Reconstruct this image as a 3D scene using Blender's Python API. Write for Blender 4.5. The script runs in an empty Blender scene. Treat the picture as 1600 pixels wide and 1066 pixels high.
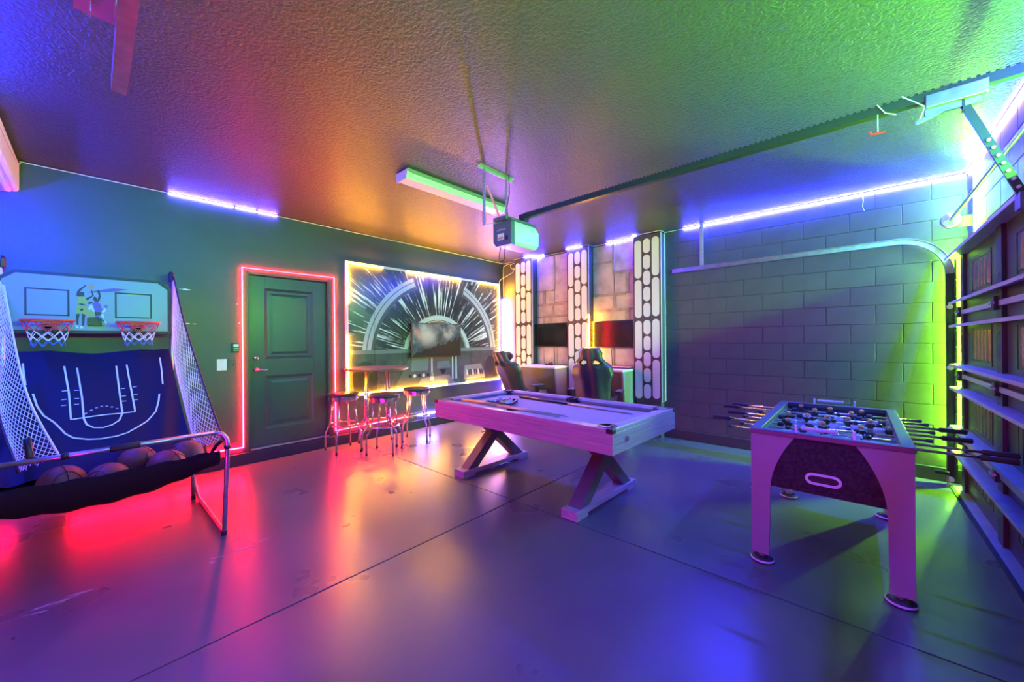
import bpy, bmesh, math, random
from mathutils import Matrix, Vector
random.seed(7)
PI = math.pi
sc = bpy.context.scene
col = sc.collection

# ------------------------------------------------------------------ camera
CAM_Z = 1.41
cam_d = bpy.data.cameras.new('camera'); cam = bpy.data.objects.new('camera', cam_d); col.objects.link(cam)
cam_d.sensor_width = 36.0; cam_d.lens = 594.4 / 1600 * 36; cam_d.clip_start = 0.02
cam.matrix_world = (Matrix.Translation((0, 0, CAM_Z)) @ Matrix.Rotation(math.radians(42.096), 4, 'Z')
                    @ Matrix.Rotation(PI / 2, 4, 'X') @ Matrix.Rotation(math.radians(-0.446), 4, 'Z'))
sc.camera = cam
# ------------------------------------------------------------------ world (a closed room: next to nothing gets in)
w = bpy.data.worlds.new('world'); sc.world = w; w.use_nodes = True
w.node_tree.nodes['Background'].inputs[0].default_value = (0.02, 0.025, 0.04, 1)
w.node_tree.nodes['Background'].inputs[1].default_value = 0.3
vs = sc.view_settings
vs.view_transform = 'Standard'; vs.look = 'None'; vs.gamma = 1.0; vs.use_curve_mapping = False
vs.exposure = 0.0
try:
    sc.cycles.use_denoising = True
    sc.cycles.max_bounces = 8; sc.cycles.diffuse_bounces = 3; sc.cycles.glossy_bounces = 4
    sc.cycles.sample_clamp_indirect = 6.0
except Exception:
    pass
# LED colours: (r, g, b) radiance of the lit tape
LED = {
    'white_blue': (80, 70, 2500),
    'white_left': (40, 30, 420),
    'violet':     (44, 26, 420),
    'purple':     (60, 40, 1050),
    'green':      (340, 2350, 60),
    'green_up':   (260, 880, 12),
    'green_low':  (680, 2500, 24),
    'red':        (290, 1, 5),
    'red_low':    (560, 1, 14),
    'yellow':     (640, 255, 6),
    'magenta':    (480, 0, 300),
    'blue':       (14, 26, 1400),
    'blue_hang':  (16, 30, 1500),  # hanging tape added as fill for the left wall
    'blue_dim':   (10, 9, 450),
    'corner':     (200, 100, 1700),
    'low_blue':   (90, 80, 500),
}

# ================================================================== helpers
def mat(name, c, rough=0.5, metal=0.0, spec=0.5, var=None, bump=None, emit=None, coat=0.0, alpha=1.0, trans=0.0, sheen=0.0):
    m = bpy.data.materials.new(name); m.use_nodes = True
    nt = m.node_tree; b = nt.nodes['Principled BSDF']
    b.inputs['Base Color'].default_value = (*c, 1)
    b.inputs['Roughness'].default_value = rough
    b.inputs['Metallic'].default_value = metal
    b.inputs['Specular IOR Level'].default_value = spec
    b.inputs['Coat Weight'].default_value = coat
    b.inputs['Transmission Weight'].default_value = trans
    b.inputs['Sheen Weight'].default_value = sheen
    if var or bump:
        tc = nt.nodes.new('ShaderNodeTexCoord')
    if var:                                   # (scale, amount, stretch)
        sc_, am = var[0], var[1]
        mp = nt.nodes.new('ShaderNodeMapping'); mp.inputs['Scale'].default_value = var[2] if len(var) > 2 else (1, 1, 1)
        nz = nt.nodes.new('ShaderNodeTexNoise'); nz.inputs['Scale'].default_value = sc_; nz.inputs['Detail'].default_value = 6
        rp = nt.nodes.new('ShaderNodeValToRGB')
        rp.color_ramp.elements[0].position = 0.3; rp.color_ramp.elements[1].position = 0.7
        rp.color_ramp.elements[0].color = (*[x * (1 - am) for x in c], 1)
        rp.color_ramp.elements[1].color = (*[min(1, x * (1 + am)) for x in c], 1)
        nt.links.new(tc.outputs['Object'], mp.inputs[0]); nt.links.new(mp.outputs[0], nz.inputs['Vector'])
        nt.links.new(nz.outputs['Fac'], rp.inputs[0]); nt.links.new(rp.outputs[0], b.inputs['Base Color'])
    if bump:                                  # (scale, strength, distance)
        nb = nt.nodes.new('ShaderNodeTexNoise'); nb.inputs['Scale'].default_value = bump[0]; nb.inputs['Detail'].default_value = 3
        bp = nt.nodes.new('ShaderNodeBump'); bp.inputs['Strength'].default_value = bump[1]; bp.inputs['Distance'].default_value = bump[2]
        nt.links.new(tc.outputs['Object'], nb.inputs['Vector']); nt.links.new(nb.outputs['Fac'], bp.inputs['Height'])
        nt.links.new(bp.outputs[0], b.inputs['Normal'])
    if emit:
        b.inputs['Emission Color'].default_value = (*emit[0], 1); b.inputs['Emission Strength'].default_value = emit[1]
    return m

def led_mat(name, k=1.0):
    r, g, b_ = LED[name]; mx = max(r, g, b_)
    m = bpy.data.materials.new('led_' + name); m.use_nodes = True
    p = m.node_tree.nodes['Principled BSDF']
    p.inputs['Base Color'].default_value = (0.8, 0.8, 0.8, 1)
    p.inputs['Emission Color'].default_value = (r / mx, g / mx, b_ / mx, 1)
    p.inputs['Emission Strength'].default_value = mx * k
    return m

class MB:
    """collects shapes, builds ONE mesh object"""
    def __init__(s): s.v = []; s.f = []
    def add(s, vs_, fs):
        o = len(s.v); s.v += [tuple(x) for x in vs_]; s.f += [tuple(i + o for i in q) for q in fs]; return s
    def box(s, x0, y0, z0, x1, y1, z1):
        v = [(x0, y0, z0), (x1, y0, z0), (x1, y1, z0), (x0, y1, z0), (x0, y0, z1), (x1, y0, z1), (x1, y1, z1), (x0, y1, z1)]
        return s.add(v, [(0, 3, 2, 1), (4, 5, 6, 7), (0, 1, 5, 4), (1, 2, 6, 5), (2, 3, 7, 6), (3, 0, 4, 7)])
    def obox(s, c, size, M):
        hx, hy, hz = [q / 2 for q in size]; c = Vector(c)
        v = [c + M @ Vector(p) for p in [(-hx, -hy, -hz), (hx, -hy, -hz), (hx, hy, -hz), (-hx, hy, -hz), (-hx, -hy, hz), (hx, -hy, hz), (hx, hy, hz), (-hx, hy, hz)]]
        return s.add(v, [(0, 3, 2, 1), (4, 5, 6, 7), (0, 1, 5, 4), (1, 2, 6, 5), (2, 3, 7, 6), (3, 0, 4, 7)])
    def beam(s, a, b, wd, ht, up=(0, 0, 1)):
        a = Vector(a); b = Vector(b); d = (b - a); L = d.length; d.normalize()
        up = Vector(up); r = d.cross(up)
        if r.length < 1e-5: r = d.cross(Vector((1, 0, 0)))
        r.normalize(); u = r.cross(d)
        M = Matrix((d, r, u)).transposed()
        return s.obox((a + b) / 2, (L, wd, ht), M)
    def tube(s, pts, r, n=8, closed=False):
        pts = [Vector(p) for p in pts]; N = len(pts)
        rs = r if isinstance(r, (list, tuple)) else [r] * N
        tang = []
        for i in range(N):
            a = pts[i - 1] if (i > 0 or closed) else pts[i]
            b = pts[(i + 1) % N] if (i < N - 1 or closed) else pts[i]
            t = (b - a); t.normalize(); tang.append(t)
        ref = Vector((0, 0, 1)) if abs(tang[0].z) < 0.9 else Vector((1, 0, 0))
        nrm = tang[0].cross(ref).normalized(); rings = []; o = len(s.v)
        for i in range(N):
            t = tang[i]; nrm = (nrm - t * nrm.dot(t)); nrm.normalize(); bn = t.cross(nrm)
            for k in range(n):
                a = 2 * PI * k / n
                s.v.append(tuple(pts[i] + (nrm * math.cos(a) + bn * math.sin(a)) * rs[i]))
        M = N if closed else N - 1
        for i in range(M):
            j = (i + 1) % N
            for k in range(n):
                s.f.append((o + i * n + k, o + i * n + (k + 1) % n, o + j * n + (k + 1) % n, o + j * n + k))
        if not closed:
            s.f.append(tuple(o + k for k in reversed(range(n)))); s.f.append(tuple(o + (N - 1) * n + k for k in range(n)))
        return s
    def lathe(s, prof, n=24, c=(0, 0, 0), axis='z', closed=False):
        o = len(s.v); c = Vector(c)
        for (r, z) in prof:
            for k in range(n):
                a = 2 * PI * k / n; p = (r * math.cos(a), r * math.sin(a), z)
                if axis == 'x': p = (p[2], p[0], p[1])
                elif axis == 'y': p = (p[1], p[2], p[0])
                s.v.append(tuple(c + Vector(p)))
        m = len(prof)
        for i in range(m if closed else m - 1):
            j = (i + 1) % m
            for k in range(n):
                s.f.append((o + i * n + k, o + i * n + (k + 1) % n, o + j * n + (k + 1) % n, o + j * n + k))
        if not closed:
            s.f.append(tuple(o + k for k in reversed(range(n)))); s.f.append(tuple(o + (m - 1) * n + k for k in range(n)))
        return s
    def prism(s, poly, axis, d0, d1):
        """poly in the two other axes: x -> (y,z), y -> (x,z), z -> (x,y)"""
        n = len(poly)
        def P(a, b, d): return (d, a, b) if axis == 'x' else (a, d, b) if axis == 'y' else (a, b, d)
        v = [P(a, b, d0) for a, b in poly] + [P(a, b, d1) for a, b in poly]
        f = [tuple(range(n)), tuple(reversed(range(n, 2 * n)))] + [(i, n + i, n + (i + 1) % n, (i + 1) % n) for i in range(n)]
        return s.add(v, f)
    def grid(s, fn, nu, nv, skip=None):
        o = len(s.v)
        for j in range(nv + 1):
            for i in range(nu + 1): s.v.append(tuple(fn(i / nu, j / nv)))
        for j in range(nv):
            for i in range(nu):
                if skip and skip((i + .5) / nu, (j + .5) / nv): continue
                a = o + j * (nu + 1) + i; s.f.append((a, a + 1, a + nu + 2, a + nu + 1))
        return s
    def sphere(s, c, r, nu=16, nv=10, sq=(1, 1, 1)):
        o = len(s.v); c = Vector(c)
        for j in range(1, nv):
            t = PI * j / nv
            for i in range(nu):
                a = 2 * PI * i / nu
                s.v.append(tuple(c + Vector((r * math.sin(t) * math.cos(a) * sq[0], r * math.sin(t) * math.sin(a) * sq[1], r * math.cos(t) * sq[2]))))
        t_ = len(s.v); s.v.append(tuple(c + Vector((0, 0, r * sq[2])))); s.v.append(tuple(c - Vector((0, 0, r * sq[2]))))
        for j in range(nv - 2):
            for i in range(nu):
                a = o + j * nu + i; b = o + j * nu + (i + 1) % nu
                s.f.append((a, a + nu, b + nu, b))
        for i in range(nu):
            s.f.append((t_, o + i, o + (i + 1) % nu)); q = o + (nv - 2) * nu
            s.f.append((t_ + 1, q + (i + 1) % nu, q + i))
        return s
    def mesh(s, name, m, smooth=False):
        me = bpy.data.meshes.new(name); me.from_pydata(s.v, [], s.f)
        bm = bmesh.new(); bm.from_mesh(me); bmesh.ops.recalc_face_normals(bm, faces=bm.faces); bm.to_mesh(me); bm.free()
        me.materials.append(m)
        if smooth: me.polygons.foreach_set('use_smooth', [True] * len(me.polygons))
        return me
    def build(s, name, m, parent=None, smooth=False, bevel=0, loc=(0, 0, 0), label=None, solid=0, sub=0):
        return link(name, s.mesh(name, m, smooth), parent, loc, bevel, label, solid, sub)

def link(name, me, parent=None, loc=(0, 0, 0), bevel=0, label=None, solid=0, sub=0, rot=None):
    o = bpy.data.objects.new(name, me); col.objects.link(o); o.location = loc
    if rot: o.rotation_euler = rot
    if parent: o.parent = parent
    if solid:
        md = o.modifiers.new('solid', 'SOLIDIFY'); md.thickness = solid; md.offset = 0
    if sub:
        md = o.modifiers.new('sub', 'SUBSURF'); md.levels = sub; md.render_levels = sub
    if bevel:
        md = o.modifiers.new('bevel', 'BEVEL'); md.width = bevel; md.segments = 2; md.limit_method = 'ANGLE'; md.angle_limit = math.radians(40)
    if label: o['label'] = label
    return o

def thing(name, label, cat, loc=(0, 0, 0), rz=0, group=None):
    o = bpy.data.objects.new(name, None); col.objects.link(o); o.empty_display_size = 0.1
    o.location = loc; o.rotation_euler = (0, 0, rz); o['label'] = label; o['category'] = cat
    if group: o['group'] = group
    return o

def tag(o, label, cat, group=None):
    o['label'] = label; o['category'] = cat
    if group: o['group'] = group
    return o

def struct(o, label=None, cat=None):
    o['kind'] = 'structure'
    if label: o['label'] = label
    if cat: o['category'] = cat
    return o

def structE(name, label, cat, loc=(0, 0, 0)):
    return struct(thing(name, label, cat, loc), label, cat)

def copy_tree(o, parent=None):
    c = o.copy(); col.objects.link(c)
    if parent: c.parent = parent
    for ch in list(o.children): copy_tree(ch, c)
    return c

def text(name, s, size, m, parent, loc, rot, depth=0.0008):
    c = bpy.data.curves.new(name, 'FONT'); c.body = s; c.size = size; c.extrude = depth; c.align_x = 'CENTER'; c.align_y = 'CENTER'
    c.materials.append(m)
    tmp = bpy.data.objects.new(name + '_curve', c); col.objects.link(tmp); bpy.context.view_layer.update()
    me = bpy.data.meshes.new_from_object(tmp.evaluated_get(bpy.context.evaluated_depsgraph_get()))
    bpy.data.objects.remove(tmp); me.materials.clear(); me.materials.append(m)
    o = link(name, me, parent, loc, rot=rot); o['kind'] = 'stuff'
    return o

def stadium(cx, cz, wd, ht, n=8):
    r = wd / 2; p = []
    for k in range(n + 1):
        a = PI * k / n; p.append((cx + r * math.cos(a), cz + ht / 2 - r + r * math.sin(a)))
    for k in range(n + 1):
        a = PI + PI * k / n; p.append((cx + r * math.cos(a), cz - ht / 2 + r + r * math.sin(a)))
    return p

def arc_pts(c, r, a0, a1, n, fn):
    return [fn(c[0] + r * math.cos(a0 + (a1 - a0) * k / n), c[1] + r * math.sin(a0 + (a1 - a0) * k / n)) for k in range(n + 1)]

# ================================================================== materials
M = {}
M['wall'] = mat('painted_wall', (0.062, 0.066, 0.073), 0.42, bump=(160, 0.35, 0.004), var=(1.5, 0.12))
M['block'] = mat('painted_block', (0.07, 0.073, 0.08), 0.5, bump=(70, 0.4, 0.004), var=(3, 0.15))
M['mortar'] = mat('painted_mortar', (0.06, 0.063, 0.07), 0.6)
M['plain_dark'] = mat('dark_paint', (0.06, 0.065, 0.075), 0.5)
M['curb'] = mat('painted_curb', (0.035, 0.038, 0.044), 0.5, bump=(40, 0.3, 0.004))
M['door'] = mat('door_paint', (0.055, 0.06, 0.064), 0.33, var=(2, 0.1))
M['jamb'] = mat('jamb_paint', (0.045, 0.05, 0.056), 0.4)
M['chrome'] = mat('chrome', (0.75, 0.75, 0.77), 0.12, 1.0)
M['steel'] = mat('galvanised_steel', (0.55, 0.57, 0.6), 0.32, 1.0, var=(20, 0.15))
M['steel_paint'] = mat('grey_powder_coat', (0.35, 0.37, 0.4), 0.35, 0.3)
M['white'] = mat('white_plastic', (0.8, 0.8, 0.8), 0.35)
M['tape'] = mat('unlit_led_tape', (0.75, 0.76, 0.78), 0.4)
M['channel'] = mat('white_trim', (0.75, 0.75, 0.76), 0.4)
M['black'] = mat('black_plastic', (0.012, 0.012, 0.014), 0.4)
M['rubber'] = mat('black_rubber', (0.02, 0.02, 0.022), 0.7)
M['screen_off'] = mat('black_glass_screen', (0.01, 0.01, 0.011), 0.12, spec=0.6)
M['vinyl'] = mat('black_vinyl', (0.03, 0.028, 0.03), 0.3)
M['leather'] = mat('black_leatherette', (0.05, 0.042, 0.042), 0.36, bump=(180, 0.15, 0.002))
M['table_top'] = mat('dark_laminate', (0.09, 0.06, 0.05), 0.35)
M['wood'] = mat('whitewashed_wood', (0.34, 0.32, 0.30), 0.45, var=(5, 0.22, (0.6, 9, 14)), bump=(30, 0.12, 0.003))
M['wood_end'] = mat('whitewashed_wood_end', (0.34, 0.32, 0.30), 0.45, var=(5, 0.22, (9, 0.6, 14)), bump=(30, 0.12, 0.003))
M['wood_top'] = mat('whitewashed_wood_rail', (0.40, 0.37, 0.35), 0.35, var=(5, 0.16, (0.6, 9, 9)))
M['cloth'] = mat('grey_billiard_cloth', (0.28, 0.29, 0.33), 0.9, bump=(400, 0.1, 0.001), sheen=0.2)
M['leg_dark'] = mat('dark_bronze_leg', (0.10, 0.092, 0.085), 0.45)
M['brass'] = mat('brass_cue', (0.7, 0.5, 0.2), 0.3, 0.4)
M['maple'] = mat('maple_cue', (0.62, 0.5, 0.36), 0.3)
M['cue_dark'] = mat('dark_cue_butt', (0.05, 0.025, 0.02), 0.3)
M['foos'] = mat('silver_laminate', (0.215, 0.205, 0.23), 0.45, var=(300, 0.1))
M['foos_dark'] = mat('black_speckled_laminate', (0.022, 0.022, 0.024), 0.6, spec=0.2, var=(60, 0.5))
M['foos_rim'] = mat('dark_grey_rim', (0.065, 0.068, 0.08), 0.4)
M['foos_field'] = mat('grey_playfield', (0.16, 0.165, 0.19), 0.35)
M['man_dark'] = mat('dark_player_plastic', (0.03, 0.022, 0.02), 0.22)
M['man_light'] = mat('pale_player_plastic', (0.6, 0.6, 0.68), 0.25)
M['player_skin'] = mat('orange_player_head', (0.55, 0.25, 0.08), 0.3)
M['pill'] = mat('white_acrylic', (0.82, 0.8, 0.82), 0.4)
M['column'] = mat('dark_column', (0.07, 0.06, 0.06), 0.45)
M['desk_front'] = mat('dark_grey_panel', (0.06, 0.06, 0.066), 0.4)
M['desk_side'] = mat('grey_panel_edge', (0.22, 0.22, 0.235), 0.5)
M['garage'] = mat('brown_door_skin', (0.045, 0.032, 0.032), 0.35)
M['garage_dark'] = mat('dark_stile', (0.03, 0.028, 0.032), 0.45)
M['strut'] = mat('galvanised_strut', (0.4, 0.41, 0.45), 0.42, 0.5, var=(12, 0.12))
M['rail_dark'] = mat('dark_rail', (0.03, 0.032, 0.04), 0.4, 0.3)
M['strap'] = mat('perforated_steel', (0.5, 0.53, 0.55), 0.4, 0.6)
M['opener'] = mat('dark_blue_grey_casing', (0.10, 0.10, 0.13), 0.4)
M['lens'] = mat('white_lens', (0.8, 0.8, 0.82), 0.35)
M['orange_sticker'] = mat('orange_sticker', (0.65, 0.3, 0.05), 0.5)
M['white_sticker'] = mat('white_sticker', (0.7, 0.7, 0.75), 0.5)
M['lettering'] = mat('grey_lettering', (0.45, 0.45, 0.55), 0.5)
M['red'] = mat('red_plastic', (0.6, 0.03, 0.02), 0.35)
M['rim_red'] = mat('red_orange_rim', (0.75, 0.10, 0.03), 0.4)
M['net_red'] = mat('red_cord', (0.7, 0.06, 0.06), 0.7)
M['net_white'] = mat('white_cord', (0.8, 0.8, 0.82), 0.7)
M['net_blue'] = mat('blue_cord', (0.10, 0.14, 0.6), 0.7)
M['side_net'] = mat('white_side_net', (0.85, 0.78, 0.82), 0.7)
M['court'] = mat('navy_nylon', (0.006, 0.009, 0.034), 0.6, spec=0.25)
M['court_line'] = mat('white_print', (0.75, 0.75, 0.8), 0.6)
M['black_fabric'] = mat('black_fabric', (0.010, 0.008, 0.009), 0.8, spec=0.2)
M['backboard'] = mat('pale_backboard', (0.22, 0.27, 0.26), 0.35)
M['board_edge'] = mat('dark_board_edge', (0.025, 0.03, 0.025), 0.5)
M['print_dark'] = mat('dark_print', (0.035, 0.035, 0.03), 0.5)
M['print_green'] = mat('lime_print', (0.33, 0.42, 0.06), 0.5)
M['print_purple'] = mat('purple_print', (0.16, 0.08, 0.24), 0.5)
M['print_orange'] = mat('orange_print', (0.6, 0.25, 0.04), 0.5)
M['print_white'] = mat('white_print_board', (0.6, 0.62, 0.62), 0.5)
M['ball'] = mat('basketball_rubber', (0.30, 0.075, 0.04), 0.5, bump=(260, 0.4, 0.002))
M['seam'] = mat('black_ball_seam', (0.02, 0.02, 0.02), 0.6)
M['scuff'] = mat('bare_plaster', (0.7, 0.75, 0.75), 0.8)
M['brown_board'] = mat('brown_board', (0.16, 0.09, 0.045), 0.6, var=(4, 0.15))
M['plate'] = None

def glossy_textured(name, c, r0, r1, noise_scale, bump_s, bump_d, bump_scale, var_am, edge=0.1):
    m = bpy.data.materials.new(name); m.use_nodes = True; nt = m.node_tree; b = nt.nodes['Principled BSDF']
    tc = nt.nodes.new('ShaderNodeTexCoord')
    n1 = nt.nodes.new('ShaderNodeTexNoise'); n1.inputs['Scale'].default_value = noise_scale; n1.inputs['Detail'].default_value = 3; n1.inputs['Roughness'].default_value = 0.5
    rp = nt.nodes.new('ShaderNodeValToRGB'); rp.color_ramp.elements[0].position = 0.22; rp.color_ramp.elements[1].position = 0.78
    rp.color_ramp.elements[0].color = (*[x * (1 - var_am) for x in c], 1); rp.color_ramp.elements[1].color = (*[x * (1 + var_am) for x in c], 1)
    mr = nt.nodes.new('ShaderNodeMapRange'); mr.inputs[1].default_value = 0.2; mr.inputs[2].default_value = 0.8; mr.inputs[3].default_value = r0; mr.inputs[4].default_value = r1
    n2 = nt.nodes.new('ShaderNodeTexNoise'); n2.inputs['Scale'].default_value = bump_scale; n2.inputs['Detail'].default_value = 3; n2.inputs['Distortion'].default_value = 0.5
    r2 = nt.nodes.new('ShaderNodeValToRGB'); r2.color_ramp.elements[0].position = 0.5 - edge; r2.color_ramp.elements[1].position = 0.5 + edge
    bp = nt.nodes.new('ShaderNodeBump'); bp.inputs['Strength'].default_value = bump_s; bp.inputs['Distance'].default_value = bump_d
    L = nt.links.new
    L(tc.outputs['Object'], n1.inputs['Vector']); L(tc.outputs['Object'], n2.inputs['Vector'])
    L(n1.outputs['Fac'], rp.inputs[0]); L(rp.outputs[0], b.inputs['Base Color'])
    L(n1.outputs['Fac'], mr.inputs[0]); L(mr.outputs[0], b.inputs['Roughness'])
    L(n2.outputs['Fac'], r2.inputs[0]); L(r2.outputs[0], bp.inputs['Height']); L(bp.outputs[0], b.inputs['Normal'])
    return m
M['ceiling'] = glossy_textured('knockdown_ceiling', (0.055, 0.054, 0.055), 0.35, 0.41, 2.0, 0.55, 0.005, 52, 0.08)
M['floor'] = glossy_textured('sealed_concrete', (0.104, 0.100, 0.102), 0.24, 0.36, 1.7, 0.02, 0.002, 14, 0.16, 0.4)
for k in list(LED):
    M['led_' + k] = led_mat(k); M['side_' + k] = led_mat(k, 0.3 if k in ('white_left', 'violet') else 0.06)

# ================================================================== the room
XL, XR, YB, YF, ZC = -5.28, 0.80, 5.60, -0.78, 2.98
JX, JY = -2.256, 2.50                        # the two saw cuts in the slab
fl = struct(MB().box(XL - .2, YF - .2, -0.12, XR + .2, YB + .2, -0.02).build('floor', M['plain_dark']), 'sealed grey concrete garage floor', 'floor')
g = 0.004
for x0, x1 in ((XL, JX - g), (JX + g, XR)):
    for y0, y1 in ((YF, JY - g), (JY + g, YB)):
        MB().box(x0, y0, -0.05, x1, y1, 0.0).build('slab', M['floor'], fl, bevel=0.003)
M['floor_scuff'] = mat('worn_sealer', (0.24, 0.23, 0.24), 0.55, var=(30, 0.4))
for (x, y, a, b_, ang) in ((-3.13, .545, .10, .03, 1.3), (-3.08, .515, .045, .03, .6), (-3.12, .70, .16, .022, 1.4), (-3.15, .83, .10, .016, 1.4), (-3.25, -.15, .20, .035, 1.45), (-3.27, -.05, .12, .03, 1.3), (-3.20, -.20, .10, .02, 1.2)):
    pts = []
    for k in range(18):
        t_ = 2 * PI * k / 18; q = random.uniform(.55, 1.15); u, v_ = a / 2 * math.cos(t_) * q, b_ / 2 * math.sin(t_) * q
        pts.append((x + u * math.cos(ang) - v_ * math.sin(ang), y + u * math.sin(ang) + v_ * math.cos(ang)))
    MB().prism(pts, 'z', 0.0, .0006).build('scuff_mark', M['floor_scuff'], fl)
struct(MB().box(XL - .2, YF - .2, ZC, XR + .2, YB + .2, ZC + .12).build('ceiling', M['ceiling']), 'dark knockdown textured ceiling', 'ceiling')

D0, D1, DZ0, DZ1 = 1.225, 2.165, 0.145, 2.245    # side door opening
b = MB()
b.box(XL - .2, YF - .2, 0, XL, D0, ZC).box(XL - .2, D1, 0, XL, YB + .2, ZC).box(XL - .2, D0, DZ1, XL, D1, ZC).box(XL - .2, D0, 0, XL, D1, DZ0)
wl = struct(b.build('wall_left', M['wall']), 'dark painted wall with the side door', 'wall')
struct(MB().box(XL, YF, 0, XL + .022, YB - .02, 0.135).build('baseboard_left', M['curb'], bevel=0.006), 'dark painted curb along the left wall', 'curb')
struct(MB().box(XL - .2, YF - .2, 0, XR + .2, YF, ZC).build('wall_front', M['wall']), 'dark painted wall behind the camera', 'wall')

# back wall: concrete blocks
wb = struct(MB().box(XL - .2, YB + .0045, 0, XR + .2, YB + .2, ZC).build('wall_back', M['mortar']), 'dark painted concrete block wall', 'wall')
BW, BH, Z0 = 0.4064, 0.2032, 0.137
bm_cache = {}
def block(parent, L, H, loc, axis):
    k = (round(L, 3), round(H, 3), axis)
    if k not in bm_cache:
        m_ = MB()
        if axis == 'y': m_.box(0, 0, 0, L, .03, H)
        else: m_.box(0, 0, 0, .03, L, H)
        bm_cache[k] = m_.mesh('block', M['block'])
    link('block', bm_cache[k], parent, loc, bevel=0.004)
j = 0.0022
for i in range(14):
    z = Z0 + i * BH; ph = -1.467 + (0 if i % 2 else BW / 2)
    x = ph - 2 * BW
    while x < XR:
        x0 = max(x, -2.14); x1 = min(x + BW, XR)
        if x1 - x0 > 0.03:
            block(wb, x1 - x0 - 2 * j, BH - 2 * j + (0 if i < 13 else -0.004), (x0 + j, YB, z + j), 'y')
        x += BW
struct(MB().box(-2.05, YB - .018, 0, XR, YB + .0045, Z0).build('baseboard_back', M['curb'], bevel=0.006), 'dark stem wall ledge under the block wall', 'curb')
# painted drywall strip behind the columns
struct(MB().box(XL, YB - .001, 0, -2.05, YB + .0045, ZC).build('trim_1', M['wall']), 'dark painted wall strip behind the columns', 'wall')

# door wall
wr = struct(MB().box(XR + .0045, YF - .2, 0, XR + .2, YB + .2, ZC).build('wall_right', M['mortar']), 'dark painted block wall above the garage door', 'wall')
for i in range(9, 14):
    z = Z0 + i * BH; y = YF - (0 if i % 2 else BW / 2)
    while y < YB:
        y0 = max(y, YF); y1 = min(y + BW, YB)
        if y1 - y0 > 0.03: block(wr, y1 - y0 - 2 * j, BH - 2 * j - (0.004 if i == 13 else 0), (XR, y0 + j, z + j), 'x')
        y += BW

# scuffs of bare plaster on the left wall
for (y, z, a, h_) in ((.60, 1.995, .035, .008), (.635, 1.985, .02, .005), (.68, 1.985, .09, .016), (.69, 1.625, .05, .008), (.745, 1.62, .045, .009), (1.13, 1.86, .012, .012), (1.15, 1.64, .012, .02)):
    pts = []
    for k in range(12):
        t = 2 * PI * k / 12; q = random.uniform(.6, 1.1)
        pts.append((y + a / 2 * math.cos(t) * q, z + h_ / 2 * math.sin(t) * q))
    MB().prism(pts, 'x', XL, XL + .0008).build('scuff_mark', M['scuff'], wl)

# ------------------------------------------------------------------ LED strips
def strip(name, label, lit, unlit, rad=0.006, group=None, down=False):
    """lit: list of (polyline, colour), unlit: list of polylines; one thing per run of tape"""
    pl = (lit[0][0] if lit else unlit[0])[0]
    t = thing(name, label, 'led strip', pl, group=group)
    sh = lambda pts: [tuple(Vector(p) - Vector(pl)) for p in pts]
    for pts, c in lit:
        q = sh(pts)
        if not down:
            MB().tube(q, rad, 6).build('lit_section', M['led_' + c], t); continue
        # ceiling tape: the diodes face the floor, the sleeve only glows sideways
        ls = MB().tube(q, rad, 6).build('lit_section', M['side_' + c], t)
        dq = MB()
        for a, b_ in zip(q, q[1:]):
            a, b_ = Vector(a), Vector(b_); n_ = (b_ - a).normalized().cross(Vector((0, 0, 1))) * .0065; dz = Vector((0, 0, -rad - .0005))
            dq.add([a - n_ + dz, b_ - n_ + dz, b_ + n_ + dz, a + n_ + dz], [(0, 1, 2, 3)])
        dq.build('diode_row', M['led_' + c], ls)
    for pts in unlit:
        MB().tube(sh(pts), rad * .75, 5).build('unlit_section', M['tape'], t)
    return t
zs = ZC - .012
# ceiling run on the left wall
xl = XL + .012
strip('ceiling_led_strip', 'LED strip along the ceiling above the side door, white-violet in its middle',
      [([(xl, .545, zs), (xl, 1.10, zs)], 'white_left'), ([(xl, 1.12, zs), (xl, 1.32, zs)], 'white_left'), ([(xl, 1.34, zs), (xl, 1.54, zs)], 'violet')],
      [[(xl, -.40, zs), (xl, .545, zs)], [(xl, 1.54, zs), (xl, YB - .02, zs)]], down=True)
# ceiling run on the back wall, in and out around the columns
yb, yc = YB - .012, 5.45 - .012
COLS = [(-4.841, -4.415), (-3.649, -3.232), (-2.466, -2.055)]
lit, un = [], []
un.append([(XL + .02, yb, zs), (-4.85, yb, zs), (-4.85, yc, zs), (-4.60, yc, zs)])
lit.append(([(-4.60, yc, zs), (-4.405, yc, zs), (-4.405, yb, zs), (-4.24, yb, zs)], 'white_blue'))
un.append([(-4.24, yb, zs), (-3.66, yb, zs), (-3.66, yc, zs)])
lit.append(([(-3.66, yc, zs), (-3.35, yc, zs)], 'white_blue'))
un.append([(-3.35, yc, zs), (-3.222, yc, zs), (-3.222, yb, zs), (-2.98, yb, zs)])
lit.append(([(-2.98, yb, zs), (-2.476, yb, zs), (-2.476, yc, zs)], 'white_blue'))
un.append([(-2.476, yc, zs), (-2.045, yc, zs), (-2.045, yb, zs), (-1.79, yb, zs)])
lit.append(([(-1.79, yb, zs), (XR - .015, yb, zs)], 'white_blue'))
strip('ceiling_led_strip', 'LED strip zigzagging around the column tops and glowing violet over the block wall', lit, un, down=True)
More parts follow.
